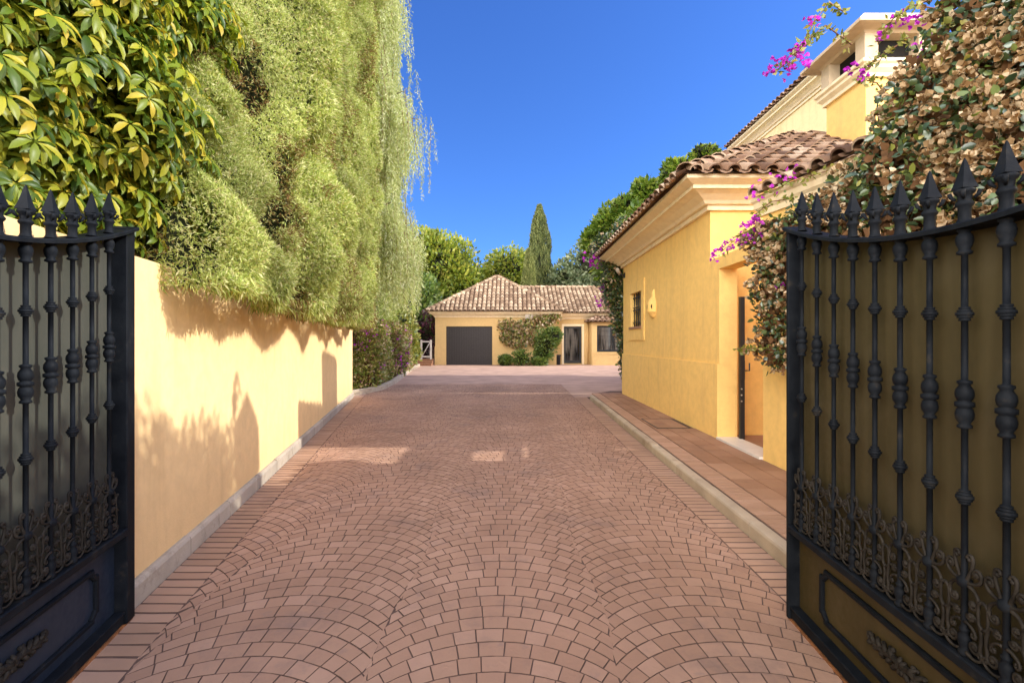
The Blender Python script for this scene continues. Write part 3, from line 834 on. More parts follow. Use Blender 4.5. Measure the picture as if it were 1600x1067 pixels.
sweep(mb, [(X0,Y0_),(X1,Y0_),(X1,Y1_),(X0,Y1_)], [(-.3,zc),(.06,zc),(.10,zc+.03),(.26,zc+.04),(.31,zc+.05),(.31,zc+.10),(.10,zc+.30),(-.32,zc+.56)], True)
mb.quad([(X0+.32,Y0_+.32,zc+.56),(X1-.32,Y0_+.32,zc+.56),(X1-.32,Y1_-.32,zc+.56),(X0+.32,Y1_-.32,zc+.56)])
loc(mb, ch).build('cap', M['chimney_stone'], ch)

# taller main house behind
MX, MY0, MY1 = 9.05, 13.1, 19.1
mh_ = empty('main_house', (MX, MY0, 0), 0, 'taller cream house wing rising behind the chimney', 'house')
EM = 9.15
mb = MB(); wall_holes(mb, (MX, MY0, 0), (0,1,0), (-1,0,0), MY1-MY0, 0, EM-.2, .3); wall_holes(mb, (MX+.3, MY0, 0), (1,0,0), (0,-1,0), 8, 0, EM-.2, .3)
wall_holes(mb, (MX+8.3, MY1, 0), (-1,0,0), (0,1,0), 8, 0, EM-.2, .3)
loc(mb, mh_).build('wall', M['cream'], mh_)
mb = MB(); sweep(mb, [(MX+8.3, MY1), (MX, MY1), (MX, MY0), (MX+8.3, MY0)], [(o*.95, EM-.03+z*1.15) for o, z in CORNICE], False, 0, 1)
loc(mb, mh_).build('cornice', M['cornice'], mh_)
rf, _, _ = hip_roof(None, MX-.46, MX+8.8, MY0-.46, MY1+.46, EM, .40, M['tile'], pans=False)
rf.parent = mh_; rf.matrix_parent_inverse = Matrix.Translation(-mh_.location)

# ================================================================== GARAGE HOUSE AT THE END
GYF = 29.0
gh = empty('garage_house', (0, GYF, 0), 0, 'low yellow garage house with two tiled hip roofs closing the driveway', 'house')
def G(mb, name, mat, parent=None): return loc(mb, gh).build(name, mat, parent or gh)
mb = MB()
wall_holes(mb, (-4.58, GYF, 0), (1,0,0), (0,-1,0), 7.2, 0, 2.92, .3, [(.65, 3.40, 0.0, 2.30)])
wall_holes(mb, (-4.58, GYF+7, 0), (0,-1,0), (-1,0,0), 6.7, 0, 2.92, .3)
wall_holes(mb, (2.62, GYF+.302, 0), (0,1,0), (1,0,0), 6.7, 0, 2.92, .3)
G(mb, 'wall', M['stucco_far'])
mb = MB(); mb.box((-4.61, GYF-.03, 0), (-3.95, GYF-.001, 1.12)); G(mb, 'plinth', M['stucco_far'])
mb = MB(); mb.box((-1.16, GYF-.03, 0), (2.65, GYF-.001, 1.12)); G(mb, 'plinth', M['stucco_far'])
mb = MB(); mb.box((-3.93, GYF+.10, 0.0), (-1.18, GYF+.14, 2.30))
for i in range(19): mb.box((-3.93 + i*.1447 + .026, GYF+.082, .02), (-3.93 + (i+1)*.1447 - .026, GYF+.099, 2.28))
gd = G(mb, 'garage_door', M['garage_metal'])
mb = MB(); mb.box((-2.62,GYF+.05,.95),(-2.50,GYF+.081,1.0)); G(mb, 'handle', M['black_metal'], gd)
EG = 3.18
mb = MB(); sweep(mb, [(2.62,GYF+7),(2.62,GYF),(-4.58,GYF),(-4.58,GYF+7)], [(o*.9, EG-.03+z) for o, z in CORNICE], False, 0, -1)
G(mb, 'cornice', M['cornice'])
rf, r0, r1 = hip_roof(None, -5.05, 3.10, GYF-.5, GYF+7.6, EG, .635, M['tile_far'], p=.27, row=.40, r=.105, pans=False, seg=5)
rf.parent = gh; rf.matrix_parent_inverse = Matrix.Translation(-gh.location)
# wing
WY = GYF + .75
mb = MB(); wall_holes(mb, (2.623, WY, 0), (1,0,0), (0,-1,0), 5.6, 0, 2.92, .3, [(.55, 1.64, 0.06, 2.32)])
wall_holes(mb, (8.223, WY+.302, 0), (0,1,0), (1,0,0), 5.5, 0, 2.92, .3)
G(mb, 'wall', M['stucco_far'])
mb = MB(); mb.box((3.05,WY-.02,0),(3.17,WY-.001,2.46)); mb.box((4.27,WY-.02,0),(4.40,WY-.001,2.46)); mb.box((3.17,WY-.02,2.33),(4.27,WY-.001,2.46)); G(mb, 'door_surround', M['cornice'])
mb = MB()
for a in ((3.18,.06,3.28,2.31),(4.15,.06,4.25,2.31)): mb.box((a[0],WY+.08,a[1]),(a[2],WY+.14,a[3]))
mb.box((3.28,WY+.08,2.2),(4.15,WY+.14,2.31)); mb.box((3.28,WY+.08,.06),(4.15,WY+.14,.24)); 
dr = G(mb, 'entrance_door', M['dark_frame'])
mb = MB(); mb.box((3.28,WY+.11,.24),(4.15,WY+.12,2.2)); G(mb, 'pane', M['glass'], dr)
mb = MB()
for i in range(1,6): mb.box((3.28+i*.145-.006,WY+.075,.24),(3.28+i*.145+.006,WY+.095,2.2))
for i in range(1,8): mb.box((3.28,WY+.096,.24+i*.245-.006),(4.15,WY+.106,.24+i*.245+.006))
G(mb, 'grille', M['black_metal'], dr)
mb = MB(); sweep(mb, [(8.22,WY+5),(8.22,WY),(2.62,WY)], [(o*.9, EG-.09+z) for o, z in CORNICE], False, 0, -1)
G(mb, 'cornice', M['cornice'])
# wing roof: ridge along X, hip at the right
def wing_roof():
    t = MB(); bed = MB(); z = EG-.06; y0 = WY-.5; yr = WY+3.4; zr = z+.50*(yr-y0)
    A = Vector((1.2,y0,z)); B = Vector((7.4,y0,z)); Rr = Vector((5.5,yr,zr)); Rl = Vector((0.5,yr,zr)); C2 = Vector((7.4, yr+3.9, z)); D2 = Vector((1.2, yr+3.9, z))
    for fc in ((A,B,Rr,Rl),(B,C2,Rr),(C2,D2,Rl,Rr)):
        bed.quad(fc, 1); U = (fc[1]-fc[0]).normalized(); m = fc[2]-fc[0]; V = (m-U*m.dot(U)).normalized()
        roof_tiles(t, fc[0], U, V, [((q-fc[0]).dot(U), (q-fc[0]).dot(V)) for q in fc], .27, .40, .105, False, 5)
    ridge_caps(t, B, Rr, .15); ridge_caps(t, Rl, Rr, .15)
    n = len(t.v); t.v += bed.v; t.f += [tuple(n+i for i in f) for f in bed.f]; t.m += bed.m; t.s += bed.s
    return G(t, 'roof', [M['tile_far'], M['tile_bed']])
wing_roof()
# bay with barred window and a little roof
BY = GYF - .15
mb = MB(); wall_holes(mb, (4.72, BY, 0), (1,0,0), (0,-1,0), 4.0, 0, 2.55, .25, [(.32, 2.10, .78, 2.34)])
wall_holes(mb, (4.72, WY-.002, 0), (0,-1,0), (-1,0,0), WY-BY-.26, 0, 2.55, .25)
bay = G(mb, 'bay', M['stucco_far'])
mb = MB(); mb.box((4.80,BY-.03,.0),(8.7,BY-.001,.62)); mb.box((4.95,BY-.05,.64),(8.7,BY-.001,.75)); G(mb, 'sill', M['stucco_far'], bay)
wn = MB()
fx0, fx1, fz0, fz1 = 5.05, 6.81, .79, 2.33
for a in ((fx0,fz0,fx0+.09,fz1),(fx1-.09,fz0,fx1,fz1),(fx0+.09,fz1-.09,fx1-.09,fz1),(fx0+.09,fz0,fx1-.09,fz0+.12),(5.98,fz0+.12,6.05,fz1-.09)): wn.box((a[0],BY+.08,a[1]),(a[2],BY+.13,a[3]))
bw = G(wn, 'window', M['dark_frame'])
mb = MB(); mb.box((fx0+.09,BY+.10,fz0+.12),(5.98,BY+.11,fz1-.09)); mb.box((6.05,BY+.10,fz0+.12),(fx1-.09,BY+.11,fz1-.09)); G(mb, 'pane', M['glass'], bw)
mb = MB()
for i in range(1,13): mb.box((fx0+i*.1355-.006,BY+.03,fz0),(fx0+i*.1355+.006,BY+.045,fz1))
for i in range(1,5): mb.box((fx0,BY+.046,fz0+i*.31-.006),(fx1,BY+.06,fz0+i*.31+.006))
G(mb, 'grille', M['black_metal'], bw)
def bay_roof():
    t = MB(); z = 2.56; y0 = BY-.28; y1 = WY; zr = z+.42
    A = Vector((4.5,y0,z)); B = Vector((9.0,y0,z)); C2 = Vector((9.0,y1,zr)); D2 = Vector((5.35,y1,zr)); E2 = Vector((4.5,y1,z))
    for fc in ((A,B,C2,D2),(E2,A,D2)):
        t.quad(fc, 1); U = (fc[1]-fc[0]).normalized(); m = fc[2]-fc[0]; V = (m-U*m.dot(U)).normalized()
        roof_tiles(t, fc[0], U, V, [((q-fc[0]).dot(U), (q-fc[0]).dot(V)) for q in fc], .27, .40, .105, False, 5)
    ridge_caps(t, A, D2, .13)
    return G(t, 'roof', [M['tile'], M['tile_bed']])
bay_roof()
mb = MB(); mb.tube([(4.62,WY-.05,2.55),(4.62,WY-.05,.05)], .04, 8); G(mb, 'downpipe', M['stucco_far'])
# wall lamp over the garage plants and a dark planter by the door
sl = empty('flood_lamp', (1.0, GYF-.02, 2.86), 0, 'small grey flood lamp under the garage eave', 'lamp')
mb = MB(); mb.box((-.03,-.16,-.02),(.03,0,.02)); mb.build('bracket', M['black_metal'], sl)
mb = MB(); mb.box((-.22,-.34,-.12),(.22,-.17,.12)); mb.build('housing', M['kerb'], sl)
pl = MB(); prof=[(.15,0),(.19,.02),(.21,.50),(.235,.52),(.235,.60),(.20,.60),(.19,.55)]
pl.lathe(prof, 0, 0, 14); 
tag(pl.build('planter', M['black_metal']), 'dark planter standing by the glazed entrance door', 'planter').location = (2.72, WY-.45, 0)
# garden gate and timber steps left of the garage
gg = empty('garden_gate', (-5.05, 28.6, .35), 0, 'small white garden gate left of the garage', 'gate')
for x in (-.28, .28):
    mb = MB(); mb.box((x-.05,-.05,0),(x+.05,.05,1.15)); mb.build('post', M['white_paint'], gg)
mb = MB(); mb.box((-.23,-.03,1.0),(.23,.03,1.08)); mb.box((-.23,-.03,.12),(.23,.03,.2)); mb.tube([(-.23,0,.2),(.23,0,1.0)], .03, 6); mb.build('leaf', M['white_paint'], gg)
st = empty('timber_steps', (-5.5, 28.0, 0), 0, 'brown timber steps below the small white gate', 'steps')
for i in range(3):
    mb = MB(); mb.box((-.75, i*.3, 0), (.85, i*.3+.32, .13*(i+1)-.004*i)); mb.build('step', M['wood'], st)

# ================================================================== WROUGHT IRON GATES
def spiral(cx, cz, r0, r1, a0, turns, n=14):
    return [(cx + (r0+(r1-r0)*i/n)*math.cos(a0+turns*2*PI*i/n), cz + (r0+(r1-r0)*i/n)*math.sin(a0+turns*2*PI*i/n)) for i in range(n+1)]
def bez(p0, p1, p2, p3, n=8):
    r = []
    for i in range(n+1):
        t = i/n; a = (1-t)**3; b = 3*t*(1-t)**2; c = 3*t*t*(1-t); d = t**3
        r.append((a*p0[0]+b*p1[0]+c*p2[0]+d*p3[0], a*p0[1]+b*p1[1]+c*p2[1]+d*p3[1]))
    return r
LG = 2.30; BS = 0.1305
def gtop(s): return 1.735 + 0.236*((s-1.15)/1.15)**2
PROTO = {}
def bar_mesh(ztop, z0=.487):
    """lathe profile of one bar, from the mid rail to just under the top rail"""
    p = [(.012, z0), (.016, z0+.003), (.016, z0+.014), (.011, z0+.020), (.0155, z0+.034), (.017, z0+.046), (.0155, z0+.058), (.010, z0+.068), (.013, z0+.072), (.013, z0+.079), (.0085, z0+.083)]
    def collar(z, r=.0215):
        return [(.0083, z-.021), (.014, z-.020), (.014, z-.015), (.012, z-.013), (.018, z-.011), (.018, z-.007), (.016, z-.006), (r, z-.004), (r, z+.004), (.016, z+.006), (.018, z+.007), (.018, z+.011), (.012, z+.013), (.014, z+.015), (.014, z+.020), (.0083, z+.021)]
    p += [(.0083, z0+.10)] + [(.0083,.683),(.018,.690),(.020,.70),(.018,.71),(.0083,.717)]
    p += collar(ztop - .79)
    zo = ztop - .52
    p += [(.0083, zo-.072), (.018, zo-.068), (.018, zo-.062), (.013, zo-.056), (.021, zo-.042), (.0225, zo-.028), (.019, zo-.014), (.015, zo-.010), (.0235, zo-.006), (.0235, zo+.006),
          (.015, zo+.010), (.019, zo+.014), (.0225, zo+.028), (.021, zo+.042), (.013, zo+.056), (.018, zo+.062), (.018, zo+.068), (.0083, zo+.072)]
    p += collar(ztop - .257)
    zk = ztop - .05
    p += [(.0083, zk-.036), (.019, zk-.032), (.019, zk-.026), (.013, zk-.020), (.0195, zk-.004), (.0215, zk+.010), (.019, zk+.022), (.013, zk+.030), (.018, zk+.034), (.018, ztop-.008)]
    m = MB(); m.lathe(p, 0, 0, 12, 0, True); return m
def finial_mesh():
    m = MB()
    m.lathe([(.023,0),(.018,.006),(.0155,.014),(.0155,.045),(.020,.050),(.0225,.056),(.019,.062),(.016,.066),(.018,.082),(.024,.088),(.026,.095),(.021,.101),(.014,.104)], 0, 0, 12)
    # spear: square pyramid with flared base
    m.lathe([(.014,.101),(.031,.100),(.0285,.107),(.022,.122),(.0165,.140),(.011,.160),(.0055,.180),(.0015,.190)], 0, 0, 4, 0, False, PI/4)
    for k in range(4):
        a = k*PI/2 + PI/4; m.tube([(.020*math.cos(a), .020*math.sin(a), .070), (.030*math.cos(a), .030*math.sin(a), .080), (.034*math.cos(a), .034*math.sin(a), .092)], [.004,.006,.006], 6)
    return m
def scroll_mesh():
    """S and C scrolls either side of a bar; x along the gate, z up, built round z = .487 to .80"""
    m = MB()
    for sg in (-1, 1):
        curves = []; w = .0052
        curves.append((bez((.009,.700),(.016,.73),(.032,.742),(.031,.776)) + spiral(.0205,.777,.0105,.006,0.0,.55,7)[1:], w))
        curves.append((bez((.009,.703),(.03,.704),(.061,.712),(.059,.738)) + spiral(.044,.739,.015,.004,0.0,1.05,12)[1:], w))
        curves.append((bez((.010,.697),(.045,.692),(.060,.664),(.042,.640)) + spiral(.031,.648,.0135,.004,-.62,-.95,11)[1:], w))
        curves.append(([(.066,.672),(.056,.667),(.051,.660),(.050,.650),(.050,.618),(.051,.608),(.056,.600),(.066,.595)], .0042))
        curves.append((spiral(.025,.612,.004,.0135,2.6,-.9,11) + bez((.034,.622),(.062,.605),(.060,.560),(.054,.540)) [1:] + spiral(.036,.530,.0195,.005,.5,-1.25,16)[1:], w))
        curves.append((bez((.010,.502),(.03,.491),(.056,.494),(.063,.512)) + spiral(.055,.518,.009,.003,-.6,.9,9)[1:], .0046))
        curves.append((bez((.006,.588),(.018,.590),(.034,.582),(.040,.570)) + spiral(.034,.562,.009,.003,.9,-.9,9)[1:], .0042))
        for pts, r in curves:
            P = [(sg*x, 0.002*(r > .0047), z) for x, z in pts]
            n = len(P); m.tube(P, [r*(1.0 if 1 < i < n-2 else 1.25) for i in range(n)], 6)
        for (x, z, r) in ((.0215,.772,.007),(.044,.739,.0075),(.031,.648,.007),(.036,.530,.0085),(.025,.612,.007)):
            m.lathe([(.001,-.006),(r*.8,-.004),(r,0),(r*.8,.004),(.001,.006)], 0, 0, 8)
            mm = Matrix.Translation((sg*x, 0.001, z)) @ Matrix.Rotation(PI/2, 4, 'X'); m.xform(mm, len(m.v)-40)
    return m
def rosette_mesh():
    """long acanthus ornament: leaves fanning from a scrolled centre"""
    m = MB(); rnd = random.Random(5)
    for sg in (-1, 1):
        pts = bez((0,.0),(.05,.03),(.10,-.028),(.155,.006), 14) + spiral(.165,.014,.013,.003,-2.4,1.1,10)
        n = len(pts); m.tube([(sg*x, -.012, z) for x, z in pts], [.011*(1-.6*i/n)+.003 for i in range(n)], 6)
        for i in range(9):
            t = i/8; x = sg*(.02 + .135*t); up = 1 if i % 2 else -1; l = .040*(1-.45*t)
            a = bez((x, .004*up), (x+sg*.012, .6*l*up), (x+sg*.03, l*up), (x+sg*.034, .72*l*up), 6)
            m.tube([(q[0], -.010-.006*math.sin(k), q[1]) for k, q in enumerate(a)], [.009,.010,.009,.008,.007,.006,.005], 6)
        for (x, z, r) in ((.05,.03,.010),(.05,-.032,.010),(.10,.024,.008),(.10,-.026,.008)):
            m.lathe([(.001,-.010),(r*.8,-.007),(r,0),(r*.8,.006),(.001,.008)], 0, 0, 10)
            m.xform(Matrix.Translation((sg*x, -.008, z)) @ Matrix.Rotation(PI/2, 4, 'X'), len(m.v)-50)
    for k in range(7):
        a = 2*PI*k/7; m.tube([(0,-.016,0),(.020*math.cos(a),-.016,.022*math.sin(a)),(.030*math.cos(a),-.008,.034*math.sin(a))], [.007,.010,.005], 6)
    m.lathe([(.001,-.014),(.012,-.010),(.014,0),(.010,.006),(.001,.008)], 0, 0, 10)
    m.xform(Matrix.Translation((0,-.014,0)) @ Matrix.Rotation(PI/2, 4, 'X'), len(m.v)-50)
    return m

def make_gate(free, direction, side, label, first_s, stile_w, sheet, panel):
    """local x runs from the free edge toward the hinge, local -y faces the driveway"""
    free = Vector(free); d = Vector(direction).normalized()
    root = empty('driveway_gate', (free.x, free.y, 0), 0, label, 'gate', 'open iron gate leaves')
    # local frame
    n = Vector((-d.y, d.x, 0)) if side > 0 else Vector((d.y, -d.x, 0))     # away from driveway
    # want local y = away from driveway
    if side > 0 and n.x < 0: n = -n
    if side < 0 and n.x > 0: n = -n
    R = Matrix(((d.x, n.x, 0, 0), (d.y, n.y, 0, 0), (0, 0, 1, 0), (0, 0, 0, 1)))
    if R.to_3x3().determinant() < 0:
        flip = True
    def B(mb, name, mat, parent=root):
        mb.xform(R); 
        if R.to_3x3().determinant() < 0: mb.f = [f[::-1] for f in mb.f]
        return mb.build(name, mat, parent)
    SB = .055  # sheet offset behind the bars
    # sheet with curved top
    N_ = 40; mb = MB(); rows = []
    for i in range(N_+1):
        s = .012 + (LG-.024)*i/N_; rows.append([(s, SB, .47), (s, SB, gtop(s)-.004)])
    mb.grid(rows, 0, False)
    rows = [[(p[0], SB+.004, p[2]) for p in r] for r in rows]; mb.grid(rows, 0, False)
    B(mb, 'sheet', sheet)
    # lower solid panel
    mb = MB(); mb.box((.02, SB-.012, .03), (LG-.02, SB, .472)); B(mb, 'lower_panel', panel)
    # outer frame: stiles, bottom, mid and curved top rail
    for s0, s1 in ((0, stile_w), (LG-.06, LG)):
        mb = MB(); mb.box((s0, -.012, .012), (s1, .075, gtop((s0+s1)/2)), bev=.004); B(mb, 'stile', M['iron'])
    mb = MB(); mb.box((stile_w+.001, .0, .018), (LG-.061, .07, .062), bev=.004); mb.box((stile_w+.001, -.006, .064), (LG-.061, .043, .078), bev=.003)
    B(mb, 'bottom_rail', M['iron'])
    mb = MB(); mb.box((.0, -.004, .004), (LG-.061, .055, .0115)); B(mb, 'drip_edge', M['rust'])
    mb = MB(); mb.box((stile_w+.001, -.022, .452), (LG-.061, .053, .487), bev=.005); mb.box((stile_w+.001, .012, .432), (LG-.061, .0425, .451), bev=.004)
    B(mb, 'mid_rail', M['iron'])
    mb = MB(); rows = []
    for i in range(N_+1):
        s = -.002 + (LG+.004)*i/N_; z = gtop(s)
        rows.append([(s, -.030, z-.010), (s, .078, z-.010), (s, .078, z+.008), (s, -.026, z+.008), (s, -.030, z+.003)])
    mb.grid(rows, 0, False, True); mb.quad(rows[0][::-1]); mb.quad(rows[-1]); B(mb, 'top_rail', M['iron'])
    # raised moulding with notched corners on the lower panel
    a0, a1, z0, z1 = .235, LG-.235, .135, .358; q = .035
    path = [(a0+q, z1),(a0+q, z1-q*.35),(a0+q*.3, z1-q),(a0, z1-q),(a0, z0+q),(a0+q*.3, z0+q),(a0+q, z0+q*.35),(a0+q, z0),
            (a1-q, z0),(a1-q, z0+q*.35),(a1-q*.3, z0+q),(a1, z0+q),(a1, z1-q),(a1-q*.3, z1-q),(a1-q, z1-q*.35),(a1-q, z1)]
    mb = MB()
    pr = [(-.012, SB-.013), (-.012, SB-.022), (-.007, SB-.028), (.007, SB-.028), (.012, SB-.022), (.012, SB-.013)]
    rows = []
    for i in range(len(path)):
        p = Vector(path[i]); a = (p - Vector(path[i-1])).normalized(); b = (Vector(path[(i+1) % len(path)]) - p).normalized()
        na = Vector((a.y, -a.x)); nb = Vector((b.y, -b.x)); m = (na+nb); m.normalize(); k = 1/max(.5, m.dot(na))
        rows.append([(p.x + m.x*o*k, y, p.y + m.y*o*k) for o, y in pr])
    rows.append(rows[0]); mb.grid(rows, 0, False); B(mb, 'panel_moulding', M['iron'])
    for c in (.745, LG-.745):
        mb = rosette_mesh(); mb.xform(Matrix.Translation((c, SB-.012, .252))); B(mb, 'rosette', M['iron_warm'])
    # bars
    s = first_s; k = 0
    while s < LG - .1:
        zt = gtop(s)
        mb = bar_mesh(zt); mb.xform(Matrix.Translation((s, 0, 0))); b = B(mb, 'bar', M['iron'])
        mb = finial_mesh(); mb.xform(Matrix.Translation((s, 0, zt+.007))); B(mb, 'finial', M['iron'], b)
        mb = scroll_mesh(); mb.xform(Matrix.Translation((s, -.004, 0))); B(mb, 'scroll', M['iron_warm'])
        s += BS
    return root
make_gate((1.398, 2.46, 0), (-0.075, -1, 0), 1, 'open iron gate leaf with olive sheet backing beside the bougainvillea', .131, .024, M['sheet_warm'], M['panel_warm'])
make_gate((-1.92, 2.46, 0), (0.237, -1, 0), -1, 'open iron gate leaf with grey sheet backing resting by the pale wall', .205, .075, M['sheet_cool'], M['panel_cool'])

# ================================================================== VEGETATION
# ---- tall conifer hedge along the left wall
def make_hedge():
    root = empty('conifer_hedge', (-3.2, 7, 0), 0, 'very tall sunlit conifer hedge overhanging the pale boundary wall', 'hedge')
    off = np.array(root.location)
    Y0, Y1, ZB, ZT = 0.6, 12.3, 1.78, 12.5
    def surf(Y, Z):
        """x of the outer face"""
        P = np.stack([np.zeros_like(Y), Y, Z], 1)
        b = x_wall(Y) + 0.56 - 0.95*np.clip((4.3 - Y)/1.4, 0, 1)**.8*np.clip((Z - 2.05)/1.9, 0, 1) - .22*np.clip((4.0 - Y)/1.2, 0, 1) - 1.2*np.clip((2.95 - Y)/.25, 0, 1)
        col = 0.22*np.cos(Y*2*PI/1.9 + 1.5*fbm(P, .25, 9, 2)*6)               # column rhythm of the single trees
        lump = 0.34*(fbm(P*np.array([1,1,.7]), 1.05, 3, 3) - .5) + 0.40*(fbm(P, 3.2, 5, 2) - .5)
        foot = -0.14*np.clip((ZB + .35 - Z)/.35, 0, 1)**2
        topn = -1.2*np.clip((Z - 10.5)/2.0, 0, 1)**2
        endn = -1.6*np.clip((Y - 11.3)/.9, 0, 1)**2
        return b + col*.6 + lump + foot + topn + endn + 0.02*Z*0
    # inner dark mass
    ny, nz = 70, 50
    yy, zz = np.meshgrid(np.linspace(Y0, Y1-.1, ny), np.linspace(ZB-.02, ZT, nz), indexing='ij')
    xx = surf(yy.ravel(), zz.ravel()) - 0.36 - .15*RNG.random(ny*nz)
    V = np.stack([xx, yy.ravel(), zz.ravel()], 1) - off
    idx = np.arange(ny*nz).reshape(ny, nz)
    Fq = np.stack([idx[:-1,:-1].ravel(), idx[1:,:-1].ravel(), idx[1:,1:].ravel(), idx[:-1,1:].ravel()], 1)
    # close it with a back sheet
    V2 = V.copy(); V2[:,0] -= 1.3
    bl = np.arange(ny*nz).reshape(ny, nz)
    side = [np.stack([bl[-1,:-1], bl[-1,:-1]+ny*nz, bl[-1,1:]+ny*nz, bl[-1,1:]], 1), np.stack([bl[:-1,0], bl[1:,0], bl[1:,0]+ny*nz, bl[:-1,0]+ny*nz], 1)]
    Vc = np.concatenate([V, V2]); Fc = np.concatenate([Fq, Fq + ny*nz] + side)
    fast_mesh('dark_core', Vc, Fc, M['core_green'], root)
    # sprays; finer and denser where the hedge is close to the drive entrance
    parts = []
    for (ya, yb, n, Ls, Ws) in ((2.0, 4.2, 190000, .038, .0065), (4.2, 8.5, 330000, .050, .0095), (8.5, 12.3, 190000, .070, .015)):
        Y = RNG.uniform(ya, yb, n); zmax = np.minimum(ZT, 2.0 + Y*1.05)
        Z = ZB - .05 + RNG.random(n)*(zmax - ZB + .05)
        x = surf(Y, Z)
        P = np.stack([x, Y, Z], 1)
        hole = fbm(P*np.array([1,1,.8]), 2.2, 21, 3)
        keep = (hole > 0.395) | (RNG.random(n) < .10)
        P = P[keep]; Y = Y[keep]; Z = Z[keep]; m = len(P)
        depth = np.abs(RNG.normal(0, .085, m)); P[:,0] -= depth - .05
        # outward normal by finite differences
        e = .06; nx = np.ones(m); nyv = -(surf(Y+e, Z) - surf(Y-e, Z))/(2*e); nzv = -(surf(Y, Z+e) - surf(Y, Z-e))/(2*e)
        Nn = unit(np.stack([nx, nyv, nzv], 1))
        tilt = vnoise(P, 2.5, 31)[:,None]
        D = unit(Nn*0.70 + np.array([0,0,.28]) + 1.05*rdir(m) + (tilt-.5)*np.array([0,.5,.4]))
        S = side_of(D, Nn)
        L = Ls*(.5 + .9*RNG.random(m))
        parts.append(blades(P - off, D, S, L, Ws*(.7+.6*RNG.random(m))))
        # two side blades per spray
        for sgn in (-1, 1):
            k = RNG.random(m) < .55
            D2 = unit(D[k] + sgn*.7*S[k] + .15*rdir(k.sum()))
            parts.append(blades(P[k] + D[k]*L[k,None]*.25 - off, D2, side_of(D2, Nn[k]), L[k]*.7, Ws*.8))
    # hanging fringe at the foot
    n = 16000; Y = RNG.uniform(2.8, 12.0, n); Z = np.full(n, ZB) + .12*RNG.random(n)
    P = np.stack([surf(Y, Z) - .25*RNG.random(n)**1.5 + .02, Y, Z - .10*vnoise(np.stack([Y*0,Y,Y*0],1), 2.3, 8)], 1)
    D = unit(np.array([.25,0,-.75]) + .6*rdir(n)); parts.append(blades(P - off, D, side_of(D),   .075*(.5+RNG.random(n)), .011))
    V, Fq = merge(parts)
    c_ = V[Fq[:,0]] + off; hz_ = fbm(c_*np.array([1,1,.8]), 2.2, 21, 3); h2 = fbm(c_, .9, 44, 3)
    mi = ((hz_ < .425) & (RNG.random(len(Fq)) < .5)) | ((h2 > .62) & (RNG.random(len(Fq)) < .35))
    fast_mesh('foliage', V, Fq, [M['conifer'], M['conifer_dry']], root, mi.astype(int))
    mb = MB()
    for y in np.arange(1.6, 14, 1.9): mb.tube([(x_wall(y)-.55+3.2, y-7, 0), (x_wall(y)-.55+3.2, y-7, 6)], [.11,.06], 7)
    mb.build('trunk', M['bark'], root)
make_hedge()

# ---- lower hedge beyond the end of the wall
def block_hedge(name, label, cat, center, size, n, L, W, mats, weights, seed=0, lump=.25, core='core_green', rz=0.0, up=.3, stray=None):
    """box-like hedge: points near the faces of a rounded box"""
    root = empty(name, center, rz, label, cat); sx, sy, sz = size
    d = rdir(n); k = (np.abs(d[:,0])**6 + np.abs(d[:,1])**6 + np.abs(d[:,2])**6)**(1/6)
    P = d/k[:,None]; Nn = unit(np.sign(P)*np.abs(P)**5)
    P = P*np.array([sx,sy,sz])*.5
    P += Nn*((fbm(P + seed*7.7, 1.2, seed, 3)-.5)*lump*2 - np.abs(RNG.normal(0,.05,n)))[:,None]
    P[:,2] += sz*.5
    keep = (fbm(P + seed, 2.4, seed+3, 2) > .30) & (P[:,2] > .02); P = P[keep]; Nn = Nn[keep]; m = len(P)
    D = unit(Nn*.8 + .8*rdir(m) + np.array([0,0,up])); V, Fq = blades(P, D, side_of(D), L*(.6+.8*RNG.random(m)), W*(.7+.6*RNG.random(m)), .1)
    mi = RNG.choice(len(mats), size=m, p=weights)
    if stray is not None:
        cl = fbm(P, 1.6, seed+9, 2); zz = P[:,2]/sz
        mi = np.where((cl > .56) & (mi == stray), stray, np.where(mi == stray, 0, mi))
    fast_mesh('foliage', V, Fq, mats, root, mi)
    cb = MB(); cb.box((-sx*.5+.22,-sy*.5+.22,0),(sx*.5-.22,sy*.5-.22,sz-.25), bev=.15); cb.build('dark_core', M[core], root)
    return root
block_hedge('conifer_hedge', 'lower clipped conifer hedge beyond the end of the boundary wall', 'hedge', (-6.35, 21.3, 0), (2.1, 13.5, 5.1), 110000, .15, .035, [M['conifer']], [1], 2, .40, rz=.02)
block_hedge('flowering_hedge', 'clipped bougainvillea hedge with pink flowers at the end of the pale wall', 'hedge', (-4.95, 15.35, .03), (1.9, 4.3, 2.05), 38000, .085, .060,
            [M['vine_leaf_lit'], M['dry_bract'], M['tree_green'], M['magenta']], [.56,.26,.04,.14], 4, .22, 'core_brown', rz=.15, stray=3)
block_hedge('flowering_hedge', 'second bougainvillea hedge block with pale dry flowers, beyond the pink one', 'hedge', (-5.35, 20.2, .03), (1.9, 4.6, 2.15), 22000, .11, .08,
            [M['vine_leaf_lit'], M['dry_bract'], M['tree_green'], M['magenta']], [.50,.34,.06,.10], 6, .30, 'core_brown', rz=.12, stray=3)
tree('bougainvillea_bush', 'rounded pale bougainvillea bush rising above the hedge end', 'bush', (-5.9,23.6,0), (-5.9,23.6,1.6), .07, [((-5.7,23.6,2.1),(1.1,1.3,1.0)),((-5.6,24.8,1.2),(.9,1.2,1.1))], 2600, .15, .11, M['vine_leaf_lit'], 61)
